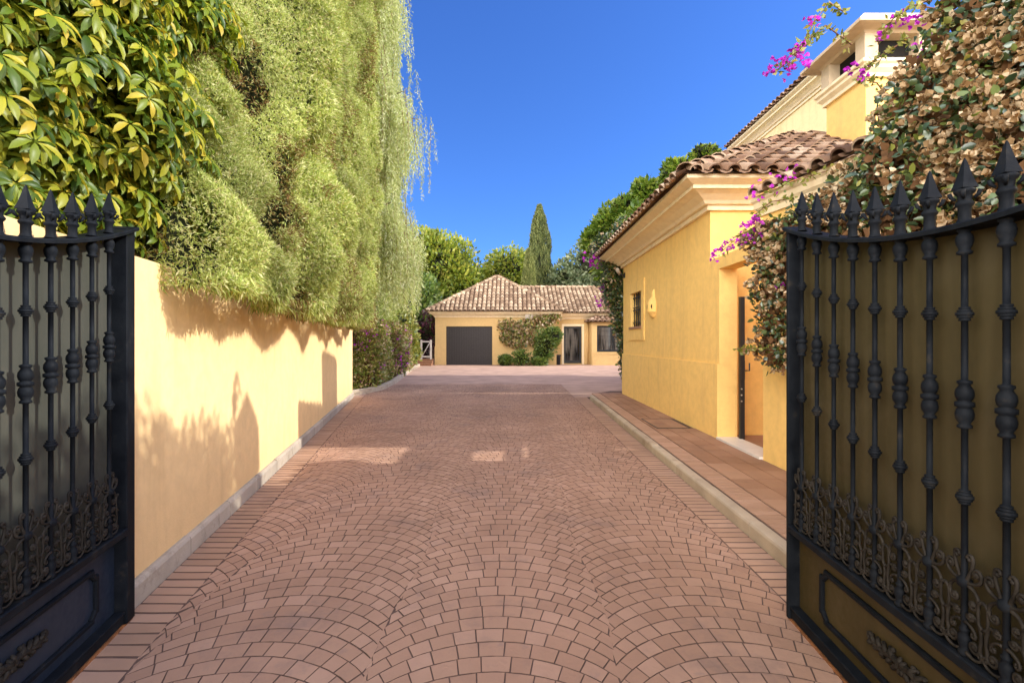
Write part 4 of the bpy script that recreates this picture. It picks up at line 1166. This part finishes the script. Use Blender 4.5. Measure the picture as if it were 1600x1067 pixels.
tree('purple_shrub', 'dark purple-leaved shrub in the shade left of the garage', 'shrub', (-6.0,30.0,0), (-6,30,1.0), .06, [((-5.7,29.8,1.7),(1.0,.7,1.5)),((-6.8,29.5,1.4),(1.0,.8,1.3))], 2200, .16, .11, M['dark_red'], 63)

# ---- umbrella tree (schefflera) over the left gate
def palmate(P, A, n_leaf, L, W, droop):
    """whorls of leaflets. P whorl centre (n,3), A axis (n,3)"""
    n = len(P); Vs = []; Fs = []; o = 0
    ref = unit(np.cross(A, rdir(n))); ref2 = np.cross(A, ref)
    segs = [(0.0,.10),(.25,.55),(.55,1.0),(.80,.88),(1.0,.05)]
    for j in range(n_leaf):
        a = 2*PI*j/n_leaf + RNG.normal(0,.13,n)
        R = unit(ref*np.cos(a)[:,None] + ref2*np.sin(a)[:,None]); S = np.cross(A, R)
        l = L*(.75+.45*RNG.random(n)); dr = droop*(.6+.8*RNG.random(n))
        V = np.empty((n, 15, 3))
        for k, (t, w) in enumerate(segs):
            c = P + R*(l*(.12+.88*t))[:,None] + A*(l*(.22*t - dr*t*t))[:,None] + np.array([0,0,-1])*(l*.25*t*t)[:,None]
            ww = (W*w*l/L)[:,None]
            V[:,k*3] = c - S*ww*.5 + A*ww*.22; V[:,k*3+1] = c; V[:,k*3+2] = c + S*ww*.5 + A*ww*.22
        base = (np.arange(n)*15)[:,None] + o
        for k in range(4):
            for c in range(2):
                Fs.append(base + np.array([[k*3+c, k*3+c+1, k*3+c+4, k*3+c+3]]))
        Vs.append(V.reshape(-1,3)); o += n*15
    return np.concatenate(Vs), np.concatenate(Fs)
def make_schefflera():
    root = empty('umbrella_tree', (-2.75, 2.3, 0), 0, 'variegated umbrella tree with glossy palmate leaves above the grey-backed gate', 'tree')
    off = np.array(root.location)
    clumps = [  # px, py, depth, radii
        (60,60,2.35,(.55,.60,.55)), (150,150,2.5,(.50,.55,.50)), (20,210,2.2,(.42,.5,.45)), (215,215,2.9,(.45,.5,.42)), (110,290,2.5,(.42,.45,.30)),
        (180,330,2.75,(.34,.40,.20)), (255,150,3.1,(.36,.45,.36)), (310,310,3.7,(.42,.45,.26)), (370,370,4.0,(.36,.40,.22)), (235,20,3.2,(.6,.6,.35)),
        (60,-60,2.3,(.6,.6,.5)), (250,300,3.2,(.34,.4,.26)), (0,330,2.0,(.3,.4,.18)), (160,-40,2.8,(.6,.6,.5)), (300,0,3.4,(.35,.4,.22)), (400,385,4.2,(.2,.3,.16)), (-60,120,2.0,(.5,.5,.7))]
    Pn = []; An = []
    for (px, py, Y, r) in clumps:
        c = at(px, py, Y); c.x -= .12
        n = int(400*(r[0]*r[1] + r[0]*r[2] + r[1]*r[2])/.75)
        P, d = blob_points(c, r, n, int(px)+7, .5, .3); Pn.append(P); An.append(unit(d*.7 + np.array([.35,-.12,.75]) + .45*rdir(n)))
    P = np.concatenate(Pn); A = np.concatenate(An)
    keep = P[:,0] > -9; P = P[keep]; A = A[keep]
    k = P[:,0] < x_wall(P[:,1]) + .62; P = P[k]; A = A[k]
    V1, F1 = palmate(P, A, 8, .088, .031, .38)
    fast_mesh('foliage', V1 - off, F1, M['scheff'], root, None, True)
    mb = MB()
    for (px, py, Y, r) in clumps:
        c = at(px, py, Y) - Vector(off); s = Vector((0.02, min(1.5, max(-.8, c.y*.6)), 1.5))
        m_ = s.lerp(c, .55) + Vector((0,0,-.12)); mb.tube([s, m_, c], [.035,.022,.010], 6)
    for y in (-.6, .1, .7): mb.tube([(0,y,0),(.03,y,1.0),(.02,y*1.1,1.6)], [.06,.05,.04], 8)
    mb.build('trunk', M['bark'], root)
    # dark inner leaves, shade put into their colour
    parts = []
    for (px, py, Y, r) in clumps:
        c = at(px, py, Y); c.x -= .25
        P, d = blob_points(c, np.array(r)*.75, 170, int(px)+3, .9, .2); D = rdir(len(P)); parts.append(blades(P - off, D, side_of(D), .15, .07))
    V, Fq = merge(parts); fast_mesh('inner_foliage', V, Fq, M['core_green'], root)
make_schefflera()

# ---- pepper tree with weeping strands beyond the hedge
def make_pepper():
    base = (-5.25, 14.6, 0); root = empty('pepper_tree', base, 0, 'tall weeping pepper tree hanging beside the conifer hedge', 'tree'); off = np.array(base)
    mb = MB(); rnd = random.Random(3); parts = []; strands = []
    mb.tube([(0,0,0),(.15,-.1,3),(.3,-.2,6.5),(.5,-.4,9.5)], [.28,.22,.17,.10], 9)
    heads = []
    tilt_ = 0
    for i in range(230):
        zt = rnd.uniform(4.2, 13.2); 
        reach = 1.35 + .45*math.sin(zt*1.7) + (.2 if zt < 11 else -.5)
        e = Vector((rnd.uniform(.35, 1)**.7*reach + rnd.uniform(-.15,.15) + .25, rnd.uniform(-1.6, .8), zt)); heads.append(e)
        if i % 4 == 0:
            b = Vector((.2, -.1, zt - rnd.uniform(.6, 1.6))); mb.tube([b, b.lerp(e,.5)+Vector((0,0,.35)), e], [.045,.03,.012], 5)
    mb.build('trunk', M['bark'], root)
    tw = MB()
    for e in heads:
        for s in range(rnd.randint(10, 15)):
            p = e + Vector((rnd.gauss(0,.22), rnd.gauss(0,.28), rnd.gauss(0,.12))); L = rnd.uniform(.9, 2.2); n = int(L/.04)
            t = np.linspace(0, 1, n); sway = rnd.uniform(-.12,.2); sy = rnd.uniform(-.15,.15)
            pts = np.stack([p.x + sway*np.sin(t*1.6), p.y + sy*t, p.z - L*t], 1)
            if s < 2: tw.tube([tuple(pts[0]), tuple(pts[n//2]), tuple(pts[-1])], [.008,.006,.003], 4, 0, False)
            m = n*2; PP = np.repeat(pts, 2, 0) + .02*RNG.normal(size=(m,3))
            D = unit(np.array([0,0,-.9]) + .75*rdir(m)); parts.append(blades(PP, D, side_of(D), .11*(.6+.7*RNG.random(m)), .022))
    tw.build('twig', M['twig'], root)
    V, Fq = merge(parts); fast_mesh('crown', V, Fq, M['pepper'], root)
make_pepper()

# ---- trees behind the garage house
tree('broadleaf_tree', 'broad sunlit lime-green tree left of the garage roof', 'tree', (-6.2,38,0), (-6.0,38,5.5), .28,
     [((-5.4,38,7.2),(2.7,2.4,2.7)),((-8.3,37,6.5),(2.4,2.2,2.6)),((-3.9,37.5,5.6),(1.6,1.6,1.9)),((-7,36,4),(2.6,2,2.2)),((-4.9,36.5,3.6),(1.8,1.5,1.8)),((-6.7,38,8.4),(1.7,1.7,1.7))], 5200, .30, .17, M['tree_lime'], 5)
tree('broadleaf_tree', 'smaller yellow-green tree between the garage roof ridge and the cypresses', 'tree', (-.3,43,0), (-.2,43,6), .24,
     [((-.2,43,7.6),(2.1,2,2.2)),((-1.9,43.5,6.4),(1.6,1.6,1.9)),((1.2,43,6.0),(1.6,1.6,2.2)),((-3.4,44,5.4),(1.7,1.5,2.2))], 3600, .30, .17, M['tree_lime'], 15)
tree('broadleaf_tree', 'grey-green tree right of the cypresses behind the wing roof', 'tree', (6.3,37,0), (6.3,37,5), .26,
     [((6.6,37,7.0),(2.5,2.2,2.5)),((4.3,37.5,5.6),(1.5,1.5,2.0)),((8.6,37,6.5),(2.3,2,2.6)),((5.4,36.5,4.2),(1.6,1.4,1.9)),((3.3,38.5,4.4),(1.3,1.2,1.7))], 4200, .30, .16, M['tree_grey'], 25)
def cypress(label, base, h, rad, n, seed, mat='cypress'):
    root = empty('cypress_tree', base, 0, label, 'tree'); 
    mb = MB(); mb.tube([(0,0,0),(0,0,h*.5),(0,0,h*.93)], [.16,.10,.02], 7); mb.build('trunk', M['bark'], root)
    t = RNG.random(n)**.8; z = .4 + (h-.4)*t; a = RNG.uniform(0, 2*PI, n)
    prof = np.interp(t, [0,.1,.45,.75,.92,1.0], [.62,.85,1.0,.78,.42,.06])*rad
    P0 = np.stack([np.cos(a)*1.3, np.sin(a)*1.3, z*.45], 1)
    lum = (fbm(P0, 1.7, seed, 3)-.5)*1.1
    r = prof*(1+lum)*(1-.25*RNG.random(n)**2)
    P = np.stack([np.cos(a)*r, np.sin(a)*r, z], 1); k = fbm(P0, 3.0, seed+2, 2) > .34; P = P[k]; a = a[k]; m = len(P)
    D = unit(np.stack([np.cos(a)*.35, np.sin(a)*.35, np.ones(m)], 1) + .35*rdir(m)); V, Fq = blades(P, D, side_of(D), .24*(.6+.8*RNG.random(m)), .06)
    fast_mesh('crown', V, Fq, M[mat], root)
    cb = MB(); cb.lathe([(rad*.45,.4),(rad*.72,h*.4),(rad*.55,h*.72),(rad*.25,h*.9),(.02,h*.96)], 0, 0, 10); cb.build('dark_core', M['core_green'], root)
cypress('tall slender dark cypress tree behind the garage roof', (2.15,38,0), 11.9, 1.0, 26000, 3)
cypress('shorter cypress tree in front of the tall one', (1.22,35.0,0), 7.9, .58, 15000, 9, 'cypress_pale')
# far mass of greenery closing the horizon
def far_wood():
    parts = []
    for i in range(26):
        x = -62 + i*5 + random.uniform(-1.5,1.5); c = (x, 60+random.uniform(-4,6), random.uniform(1.5,3.2)); r = (4.2,3.0,random.uniform(2.5,4.0))
        P, d = blob_points(c, r, 1800, i, .6, .4); D = unit(d + .8*rdir(len(P))); parts.append(blades(P, D, side_of(D), .8, .5))
    V, Fq = merge(parts); tag(fast_mesh('woodland', V, Fq, M['tree_green']), 'distant belt of dark green trees on the horizon', 'woodland', None, 'stuff')
far_wood()
# side screens of trees that fill the far left / right of the courtyard
tree('broadleaf_tree', 'dark tree in the shade behind the small white gate', 'tree', (-8,33,0), (-8,33,3), .2,
     [((-7.0,32,2.6),(2.0,1.5,2.6)),((-8.8,31.5,3.0),(2.0,1.5,2.8)),((-6.4,33,4.2),(1.6,1.4,1.8))], 3600, .26, .15, M['tree_green'], 35)
# ---- tree rising behind the low house
pts = [(1100,248,17,.40),(1058,272,17,.45),(1012,306,17.4,.55),(985,330,17.6,.55),(962,350,18,.75),(1010,360,17,1.0),(1075,340,16.5,1.1),(940,378,18.5,.7),(980,400,17.5,1.2),(1120,300,17,.8),(1160,320,17,1.0)]
tree('broadleaf_tree', 'leafy tree rising directly behind the low house roof', 'tree', (5.6,17,0), (5.4,17,4.5), .22,
     [(tuple(at(*p[:3])), (p[3], p[3]*.9, p[3]*.85)) for p in pts], 2000, .23, .12, M['tree_bright'], 45, None, .1, .1)
# ---- creeper on the far corner of the low house
def vine(name, label, cat, root_loc, blobs, n, L, W, mats, weights, stems=(), seed=0, keep=.36, bract=None, cluster=0, core=None, lump=.35):
    root = empty(name, root_loc, 0, label, cat); off = np.array(root_loc, float); parts = []; mis = []
    for i, (c, r) in enumerate(blobs):
        c = np.array(tuple(c)); nn = int(n*(r[0]*r[1] + r[1]*r[2] + r[0]*r[2])/3/.25) + 30
        P, d = blob_points(c, r, nn, seed+i, .7, lump); k = fbm(P, 3.0, seed+i, 2) > keep; P = P[k]; d = d[k]; m = len(P)
        D = unit(d*.7 + rdir(m) + np.array([0,0,-.15])); parts.append(ovate(P - off, D, side_of(D, d), L*(.5+1.0*RNG.random(m)), W*(.6+.8*RNG.random(m)), .16))
        mm_ = RNG.choice(len(mats), size=m, p=weights); mis.append(np.concatenate([mm_, mm_]))
    V, Fq = merge(parts); fast_mesh('foliage', V, Fq, mats, root, np.concatenate(mis))
    if cluster:
        cp = []
        for i, (c, r) in enumerate(blobs):
            c = np.array(tuple(c)); nn = int(cluster*(r[0]*r[1] + r[1]*r[2] + r[0]*r[2])/3/.25) + 4
            P, d = blob_points(c, np.array(r)*1.04, nn, seed+i, .35, lump); m = len(P)
            # dry flowers gather in patches
            cl = fbm(P, 2.6, seed+77, 2); k = cl > .47; P = P[k]; d = d[k]; m = len(P)
            for q in range(3):       # a papery lantern of three bracts, each two-leaved, several per head
                pass
            for h in range(4):
                C_ = P + .024*rdir(m); ax = unit(d + .9*rdir(m)); ref = unit(np.cross(ax, rdir(m))); ref2 = np.cross(ax, ref); s_ = .55 + .8*RNG.random(m)
                for q in range(3):
                    a = 2*PI*q/3; R_ = ref*math.cos(a) + ref2*math.sin(a)
                    D = unit(R_*.55 + ax*.85); S = np.cross(D, R_); S = unit(S)
                    cp.append(ovate(C_ - off + R_*.003, D, S, .036*s_, .033*s_, .20, -.35))
        V, Fq = merge(cp); fast_mesh('dry_flowers', V, Fq, M['dry_bract'], root)
    if stems:
        mb = MB()
        for st_, rr in stems: mb.tube(st_, [rr*(1-.6*i/(len(st_)-1)) for i in range(len(st_))], 5, 0, False)
        mb.build('stem', M['twig'], root)
    if core:
        V2 = []
        for i, (c, r) in enumerate(blobs):
            P, d = blob_points(np.array(tuple(c)), np.array(r)*.72, int(800*(r[0]*r[1]+r[1]*r[2]+r[0]*r[2])/.75), seed+i+5, .9, .2); D = rdir(len(P)); V2.append(blades(P-off, D, side_of(D), .085, .05))
        V, Fq = merge(V2); fast_mesh('inner_foliage', V, Fq, M[core], root)
    return root
def flowers(root, pts, n, r, name='flower_cluster', mat='magenta', L=.030, W=.026):
    off = np.array(root.location)
    for p in pts:
        cp = []; c = np.array(tuple(p)); P = c + np.array(r)*RNG.normal(size=(n,3)); m = n; ax = rdir(m); ref = unit(np.cross(ax, rdir(m))); ref2 = np.cross(ax, ref)
        for q in range(3):
            a = 2*PI*q/3; R_ = ref*math.cos(a) + ref2*math.sin(a); D = unit(R_*.8 + ax*.6); S = unit(np.cross(D, R_)); cp.append(ovate(P - off, D, S, L, W, .15))
        V, Fq = merge(cp); fast_mesh(name, V, Fq, M[mat], root)

corner = vine('climbing_bougainvillea', 'dark green bougainvillea climbing the far corner of the low house', 'climber', (2.9, 12.6, 0),
     [((2.70,12.55,3.6),(.42,.4,.55)),((2.62,12.6,2.8),(.30,.35,.6)),((2.85,12.55,2.0),(.28,.3,.7)),((2.95,12.5,1.1),(.22,.25,.7)),((2.6,13.2,3.9),(.5,.5,.45)),((3.2,13,4.2),(.7,.5,.5))],
     2600, .075, .05, [M['vine_leaf'], M['dry_bract'], M['tree_green']], [.62,.16,.22], [([(3.0,12.5,0),(2.95,12.5,1.5),(2.8,12.5,3.2)],.03)], 71, .34, core='core_green')
flowers(corner, [at(938,405,13), at(930,400,13.2), at(945,450,12.8), at(942,470,12.8), at(925,408,13.4)], 16, (.12,.1,.09), L=.07, W=.06)

# ---- plants trained over the garage front
cl = vine('climbing_bougainvillea', 'pale flowering climber trained over the garage front beside the door', 'climber', (.8, GYF-.15, 0),
     [(at(792,508,28.8),(.6,.22,.36)),(at(812,515,28.8),(.75,.24,.50)),(at(832,505,28.8),(.7,.24,.40)),(at(852,501,28.8),(.5,.22,.32)),(at(868,497,28.8),(.35,.2,.26)),(at(805,532,28.8),(.5,.22,.45)),(at(826,528,28.8),(.5,.22,.45)),(at(790,527,28.8),(.3,.2,.5))],
     900, .13, .11, [M['vine_leaf_lit'], M['dry_bract'], M['tree_green']], [.28,.55,.17], [([(.0,GYF-.2,0),(.1,GYF-.2,1.4),(.5,GYF-.2,2.5)],.05), ([(.6,GYF-.2,0),(.4,GYF-.2,1.3),(-.1,GYF-.2,2.4)],.05)], 81, .36)
tree('round_shrub', 'rounded green shrub between the climber and the entrance door', 'shrub', tuple(at(855,570,28.6)), tuple(at(855,540,28.6)), .05, [(tuple(at(853,534,28.4)),(.72,.5,.75)),(tuple(at(864,525,28.4)),(.5,.4,.5)),(tuple(at(848,552,28.4)),(.5,.4,.45))], 1500, .16, .07, M['tree_green'], 91)
for i, (px, py, rx, rz_, lab) in enumerate(((790,563,.42,.30,'low spreading green shrub at the left of the garage flower bed'), (815,558,.62,.48,'fuller dark green shrub in the middle of the garage flower bed'), (842,563,.45,.26,'low green shrub nearest the round one in the garage flower bed'))):
    b = at(px, 570, 28.2); b.z = 0
    tree('low_shrub', lab, 'shrub', tuple(b), (b.x, b.y, .3), .04, [((b.x, b.y, rz_*.9),(rx,.4,rz_))], 1100, .15, .07, M['tree_green'], 95+i)

# ---- big dry bougainvillea over the garden wall
def big_bougainvillea():
    B = []
    def add(px, py, Y, r):
        k = 1 - .19*min(1, max(0, (px - 1290)/90))
        B.append((tuple(at(px, py, Y*k)), tuple(q*k for q in r)))
    # silhouette from the low tail beside the doorway up to the crown, mass thickens toward the camera
    add(1205,540,4.75,(.20,.22,.20)); add(1222,560,4.5,(.16,.2,.16)); add(1215,500,4.7,(.22,.25,.22)); add(1205,455,4.8,(.20,.25,.22)); add(1215,415,4.75,(.22,.3,.22))
    add(1195,370,4.85,(.17,.25,.18)); add(1215,360,4.75,(.18,.28,.13)); add(1245,372,4.5,(.24,.35,.20)); add(1270,345,4.4,(.26,.35,.20)); add(1240,430,4.5,(.25,.35,.35))
    add(1310,325,4.2,(.26,.35,.20)); add(1300,360,4.2,(.30,.35,.35)); add(1355,290,4.0,(.26,.35,.22)); add(1360,320,3.9,(.32,.35,.36)); add(1395,240,3.9,(.26,.35,.24))
    add(1410,280,3.7,(.34,.35,.38)); add(1432,172,3.9,(.26,.38,.26)); add(1455,215,3.7,(.36,.4,.38)); add(1460,110,4.0,(.28,.38,.26)); add(1500,150,3.7,(.40,.4,.40))
    add(1500,75,4.0,(.32,.4,.30)); add(1545,60,3.8,(.40,.45,.36)); add(1540,220,3.4,(.40,.4,.45)); add(1570,130,3.5,(.40,.45,.42)); add(1600,40,3.7,(.42,.45,.40))
    add(1480,300,3.4,(.34,.35,.38)); add(1560,310,3.1,(.34,.35,.40)); add(1610,230,3.1,(.40,.4,.45)); add(1540,0,4.0,(.36,.4,.30)); add(1650,100,3.3,(.5,.5,.5)); add(1640,-40,3.6,(.5,.5,.45))
    add(1320,420,4.0,(.28,.3,.35)); add(1400,380,3.6,(.3,.3,.4)); add(1700,250,2.8,(.4,.5,.6)); add(1720,0,3.2,(.5,.6,.5))
    # continues along the wall behind the gate and toward the street
    for (x, y, z, r) in ((3.45,2.6,3.6,(.6,.6,.7)),(3.6,1.7,3.5,(.6,.6,.8)),(3.7,.8,3.4,(.6,.6,.8)),(3.3,2.2,2.6,(.4,.6,.6)),(3.9,-.2,3.5,(.7,.7,.8)),(3.9,3.4,4.0,(.6,.6,.6)),(4.0,2.2,4.2,(.7,.7,.5))): B.append(((x,y,z), r))
    rnd = random.Random(8); stems = []
    for k in range(150):
        px = rnd.uniform(1290, 1640); py = rnd.uniform(60, 330); Y = 3.95 - (px-1290)/350*.75
        a = at(px, py, (Y - .22)*(1 - .19*min(1, max(0, (px - 1290)/90)))); b = a + Vector((rnd.uniform(-.35,.35), rnd.uniform(-.05,.25), rnd.uniform(-.22,.3))); m_ = a.lerp(b,.5) + Vector((rnd.uniform(-.06,.06), rnd.uniform(-.06,.0), rnd.uniform(-.05,.08)))
        stems.append(([a, m_, b], rnd.uniform(.003,.008)))
    for (x, y) in ((3.0,3.6),(3.1,3.0),(3.2,2.4)): stems.append(([(x,y,0),(x+.02,y,1.4),(x+.1,y+.2,2.7),(x+.2,y+.3,3.4)], .035))
    bv = vine('bougainvillea', 'huge half-dry bougainvillea with papery cream flowers over the garden wall', 'climber', (3.1, 3.6, 0), B, 1500, .046, .034,
              [M['vine_leaf'], M['vine_leaf_lit'], M['dry_bract']], [.84,.12,.04], stems, 101, .42, None, 260, 'core_brown', .4)
    # long sprays with magenta flowers
    sprays = [([at(1330,70,4.2), at(1290,40,4.0), at(1262,62,3.9), at(1235,95,3.9), at(1212,112,3.9)], 46), ([at(1320,20,4.0), at(1296,5,3.95), at(1275,30,3.9), at(1250,75,3.9)], 30),
              ([at(1480,18,3.4), at(1430,8,3.6), at(1395,30,4.0), at(1372,70,4.0)], 40), ([at(1420,60,4.0), at(1380,85,4.0), at(1345,110,4.0)], 34),
              ([at(1230,340,4.7), at(1190,350,4.8), at(1160,365,4.9), at(1125,395,4.9)], 30), ([at(1240,310,4.6), at(1205,315,4.7), at(1180,335,4.8)], 24), ([at(1215,545,4.6), at(1180,545,4.7), at(1148,545,4.8)], 30),
              ([at(1330,255,4.2), at(1290,268,4.3), at(1235,285,4.5), at(1200,300,4.7)], 30), ([at(1400,170,4.0), at(1370,130,4.0), at(1340,122,4.0)], 26)]
    off = np.array(bv.location)
    for pts, nl in sprays:
        mb = MB()
        pts = [Vector(p) for p in pts]; mb.tube([p - Vector(off) for p in pts], [.006,.005,.004,.003,.0025][:len(pts)], 5, 0, False)
        tw_ = mb.build('twig', M['twig'], bv)
        seg = np.array([tuple(p) for p in pts]); t = RNG.uniform(0, len(pts)-1.001, nl*2); i = t.astype(int); f = (t-i)[:,None]
        P = seg[i]*(1-f) + seg[i+1]*f + .015*RNG.normal(size=(nl*2,3)); D = unit(rdir(nl*2) + np.array([0,0,-.1]))
        V, Fq = blades(P-off, D, side_of(D), .05*(.6+.8*RNG.random(nl*2)), .032, .1); fast_mesh('leaves', V, Fq, M['vine_leaf_lit'], tw_)
    flowers(bv, [at(1212,110,3.9), at(1222,100,3.9), at(1240,88,3.9), at(1250,72,3.9), at(1232,112,3.9), at(1258,98,3.9), at(1270,30,3.9)], 9, (.03,.03,.03))
    flowers(bv, [at(1395,40,4.0), at(1410,28,4.0), at(1380,60,4.0), at(1435,32,4.0), at(1335,110,4.0), at(1342,118,4.0), at(1430,75,3.9)], 9, (.04,.03,.03))
    flowers(bv, [at(1160,375,4.9), at(1140,385,4.9), at(1122,398,4.9), at(1178,372,4.85), at(1165,352,4.8), at(1178,345,4.8), at(1186,352,4.8)], 13, (.03,.05,.022))
    flowers(bv, [at(1208,282,4.7), at(1232,270,4.6), at(1180,305,4.8), at(1330,340,4.0), at(1556,96,3.2), at(1215,455,4.5), at(1455,60,3.8)], 7, (.05,.05,.04))
big_bougainvillea()

# ================================================================== CAMERA, LIGHT, SKY
cam = bpy.data.cameras.new('camera'); co = bpy.data.objects.new('camera', cam); COL.objects.link(co)
co.location = (0, 0, H); co.rotation_euler = (PI/2, 0, 0)
cam.sensor_width = 36; cam.lens = 36*F/1600; cam.clip_end = 3000; cam.clip_start = .05
scene.camera = co

SUN_EL = math.radians(31.5); SUN_AZ = math.radians(92.5)     # azimuth clockwise from +Y
sun = bpy.data.lights.new('sun', 'SUN'); so = bpy.data.objects.new('sun', sun); COL.objects.link(so)
sun.energy = 5.0; sun.angle = math.radians(.53); sun.color = (1.0, .95, .86)
dv = Vector((math.sin(SUN_AZ)*math.cos(SUN_EL), math.cos(SUN_AZ)*math.cos(SUN_EL), math.sin(SUN_EL)))
so.rotation_euler = dv.to_track_quat('Z', 'Y').to_euler(); so.location = (20, 0, 20)

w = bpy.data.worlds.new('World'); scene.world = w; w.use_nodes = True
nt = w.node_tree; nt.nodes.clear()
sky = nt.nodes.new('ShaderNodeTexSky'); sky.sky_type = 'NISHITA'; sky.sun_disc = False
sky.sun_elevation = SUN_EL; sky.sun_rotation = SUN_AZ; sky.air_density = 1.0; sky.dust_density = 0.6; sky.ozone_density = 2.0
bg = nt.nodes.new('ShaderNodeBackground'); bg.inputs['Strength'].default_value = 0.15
# deep polarised blue to the north, warm glow added behind the camera to fill the shade
tint = mixc(nt, 1.0, sky.outputs[0], (0.27, 0.50, 0.98), 'MULTIPLY')
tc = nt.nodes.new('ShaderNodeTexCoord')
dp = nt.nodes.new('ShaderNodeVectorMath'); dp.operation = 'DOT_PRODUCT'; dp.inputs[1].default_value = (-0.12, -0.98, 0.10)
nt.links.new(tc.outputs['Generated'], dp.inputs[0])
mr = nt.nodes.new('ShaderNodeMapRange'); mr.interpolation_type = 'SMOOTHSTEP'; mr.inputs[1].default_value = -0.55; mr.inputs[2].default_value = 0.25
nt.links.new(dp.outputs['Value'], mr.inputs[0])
FILL_GLOW = 4.9/0.15
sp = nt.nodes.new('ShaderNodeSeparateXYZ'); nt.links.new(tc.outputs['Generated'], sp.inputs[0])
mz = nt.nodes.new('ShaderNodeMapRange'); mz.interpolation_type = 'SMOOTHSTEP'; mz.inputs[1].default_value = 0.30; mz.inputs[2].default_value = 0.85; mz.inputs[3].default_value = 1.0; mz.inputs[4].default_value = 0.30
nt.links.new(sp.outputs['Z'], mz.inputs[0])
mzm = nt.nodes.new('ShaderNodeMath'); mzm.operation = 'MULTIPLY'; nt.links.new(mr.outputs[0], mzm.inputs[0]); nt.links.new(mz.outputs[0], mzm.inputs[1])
fill_s = nt.nodes.new('ShaderNodeVectorMath'); fill_s.operation = 'SCALE'; fill_s.inputs[0].default_value = (FILL_GLOW, FILL_GLOW*.90, FILL_GLOW*.80)
nt.links.new(mzm.outputs[0], fill_s.inputs['Scale'])
sk = nt.nodes.new('ShaderNodeVectorMath'); sk.operation = 'SCALE'; sk.inputs['Scale'].default_value = 1.75
nt.links.new(tint, sk.inputs[0])
ad = nt.nodes.new('ShaderNodeVectorMath'); ad.operation = 'ADD'
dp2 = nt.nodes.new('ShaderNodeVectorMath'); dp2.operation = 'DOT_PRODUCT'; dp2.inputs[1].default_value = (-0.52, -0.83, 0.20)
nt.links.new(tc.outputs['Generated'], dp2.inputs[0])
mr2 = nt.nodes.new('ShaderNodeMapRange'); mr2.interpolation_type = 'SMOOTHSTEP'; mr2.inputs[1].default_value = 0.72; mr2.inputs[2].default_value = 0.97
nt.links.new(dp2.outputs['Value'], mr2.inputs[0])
fill_sw = nt.nodes.new('ShaderNodeVectorMath'); fill_sw.operation = 'SCALE'; fill_sw.inputs[0].default_value = (6.0/.15, 5.4/.15, 4.7/.15)  # second added glow, brightens the shaded wall on the right
nt.links.new(mr2.outputs[0], fill_sw.inputs['Scale'])
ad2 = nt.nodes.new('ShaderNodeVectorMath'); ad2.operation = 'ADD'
nt.links.new(fill_s.outputs[0], ad2.inputs[0]); nt.links.new(fill_sw.outputs[0], ad2.inputs[1])
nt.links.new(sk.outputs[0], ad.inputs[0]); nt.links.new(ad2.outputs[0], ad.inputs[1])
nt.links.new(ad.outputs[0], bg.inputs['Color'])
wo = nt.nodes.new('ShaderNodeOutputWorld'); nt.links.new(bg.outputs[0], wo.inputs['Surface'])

scene.render.engine = 'CYCLES'
scene.cycles.max_bounces = 10; scene.cycles.diffuse_bounces = 6; scene.cycles.glossy_bounces = 3; scene.cycles.transmission_bounces = 4
scene.cycles.use_denoising = True
scene.view_settings.view_transform = 'Standard'; scene.view_settings.look = 'None'; scene.view_settings.exposure = 0
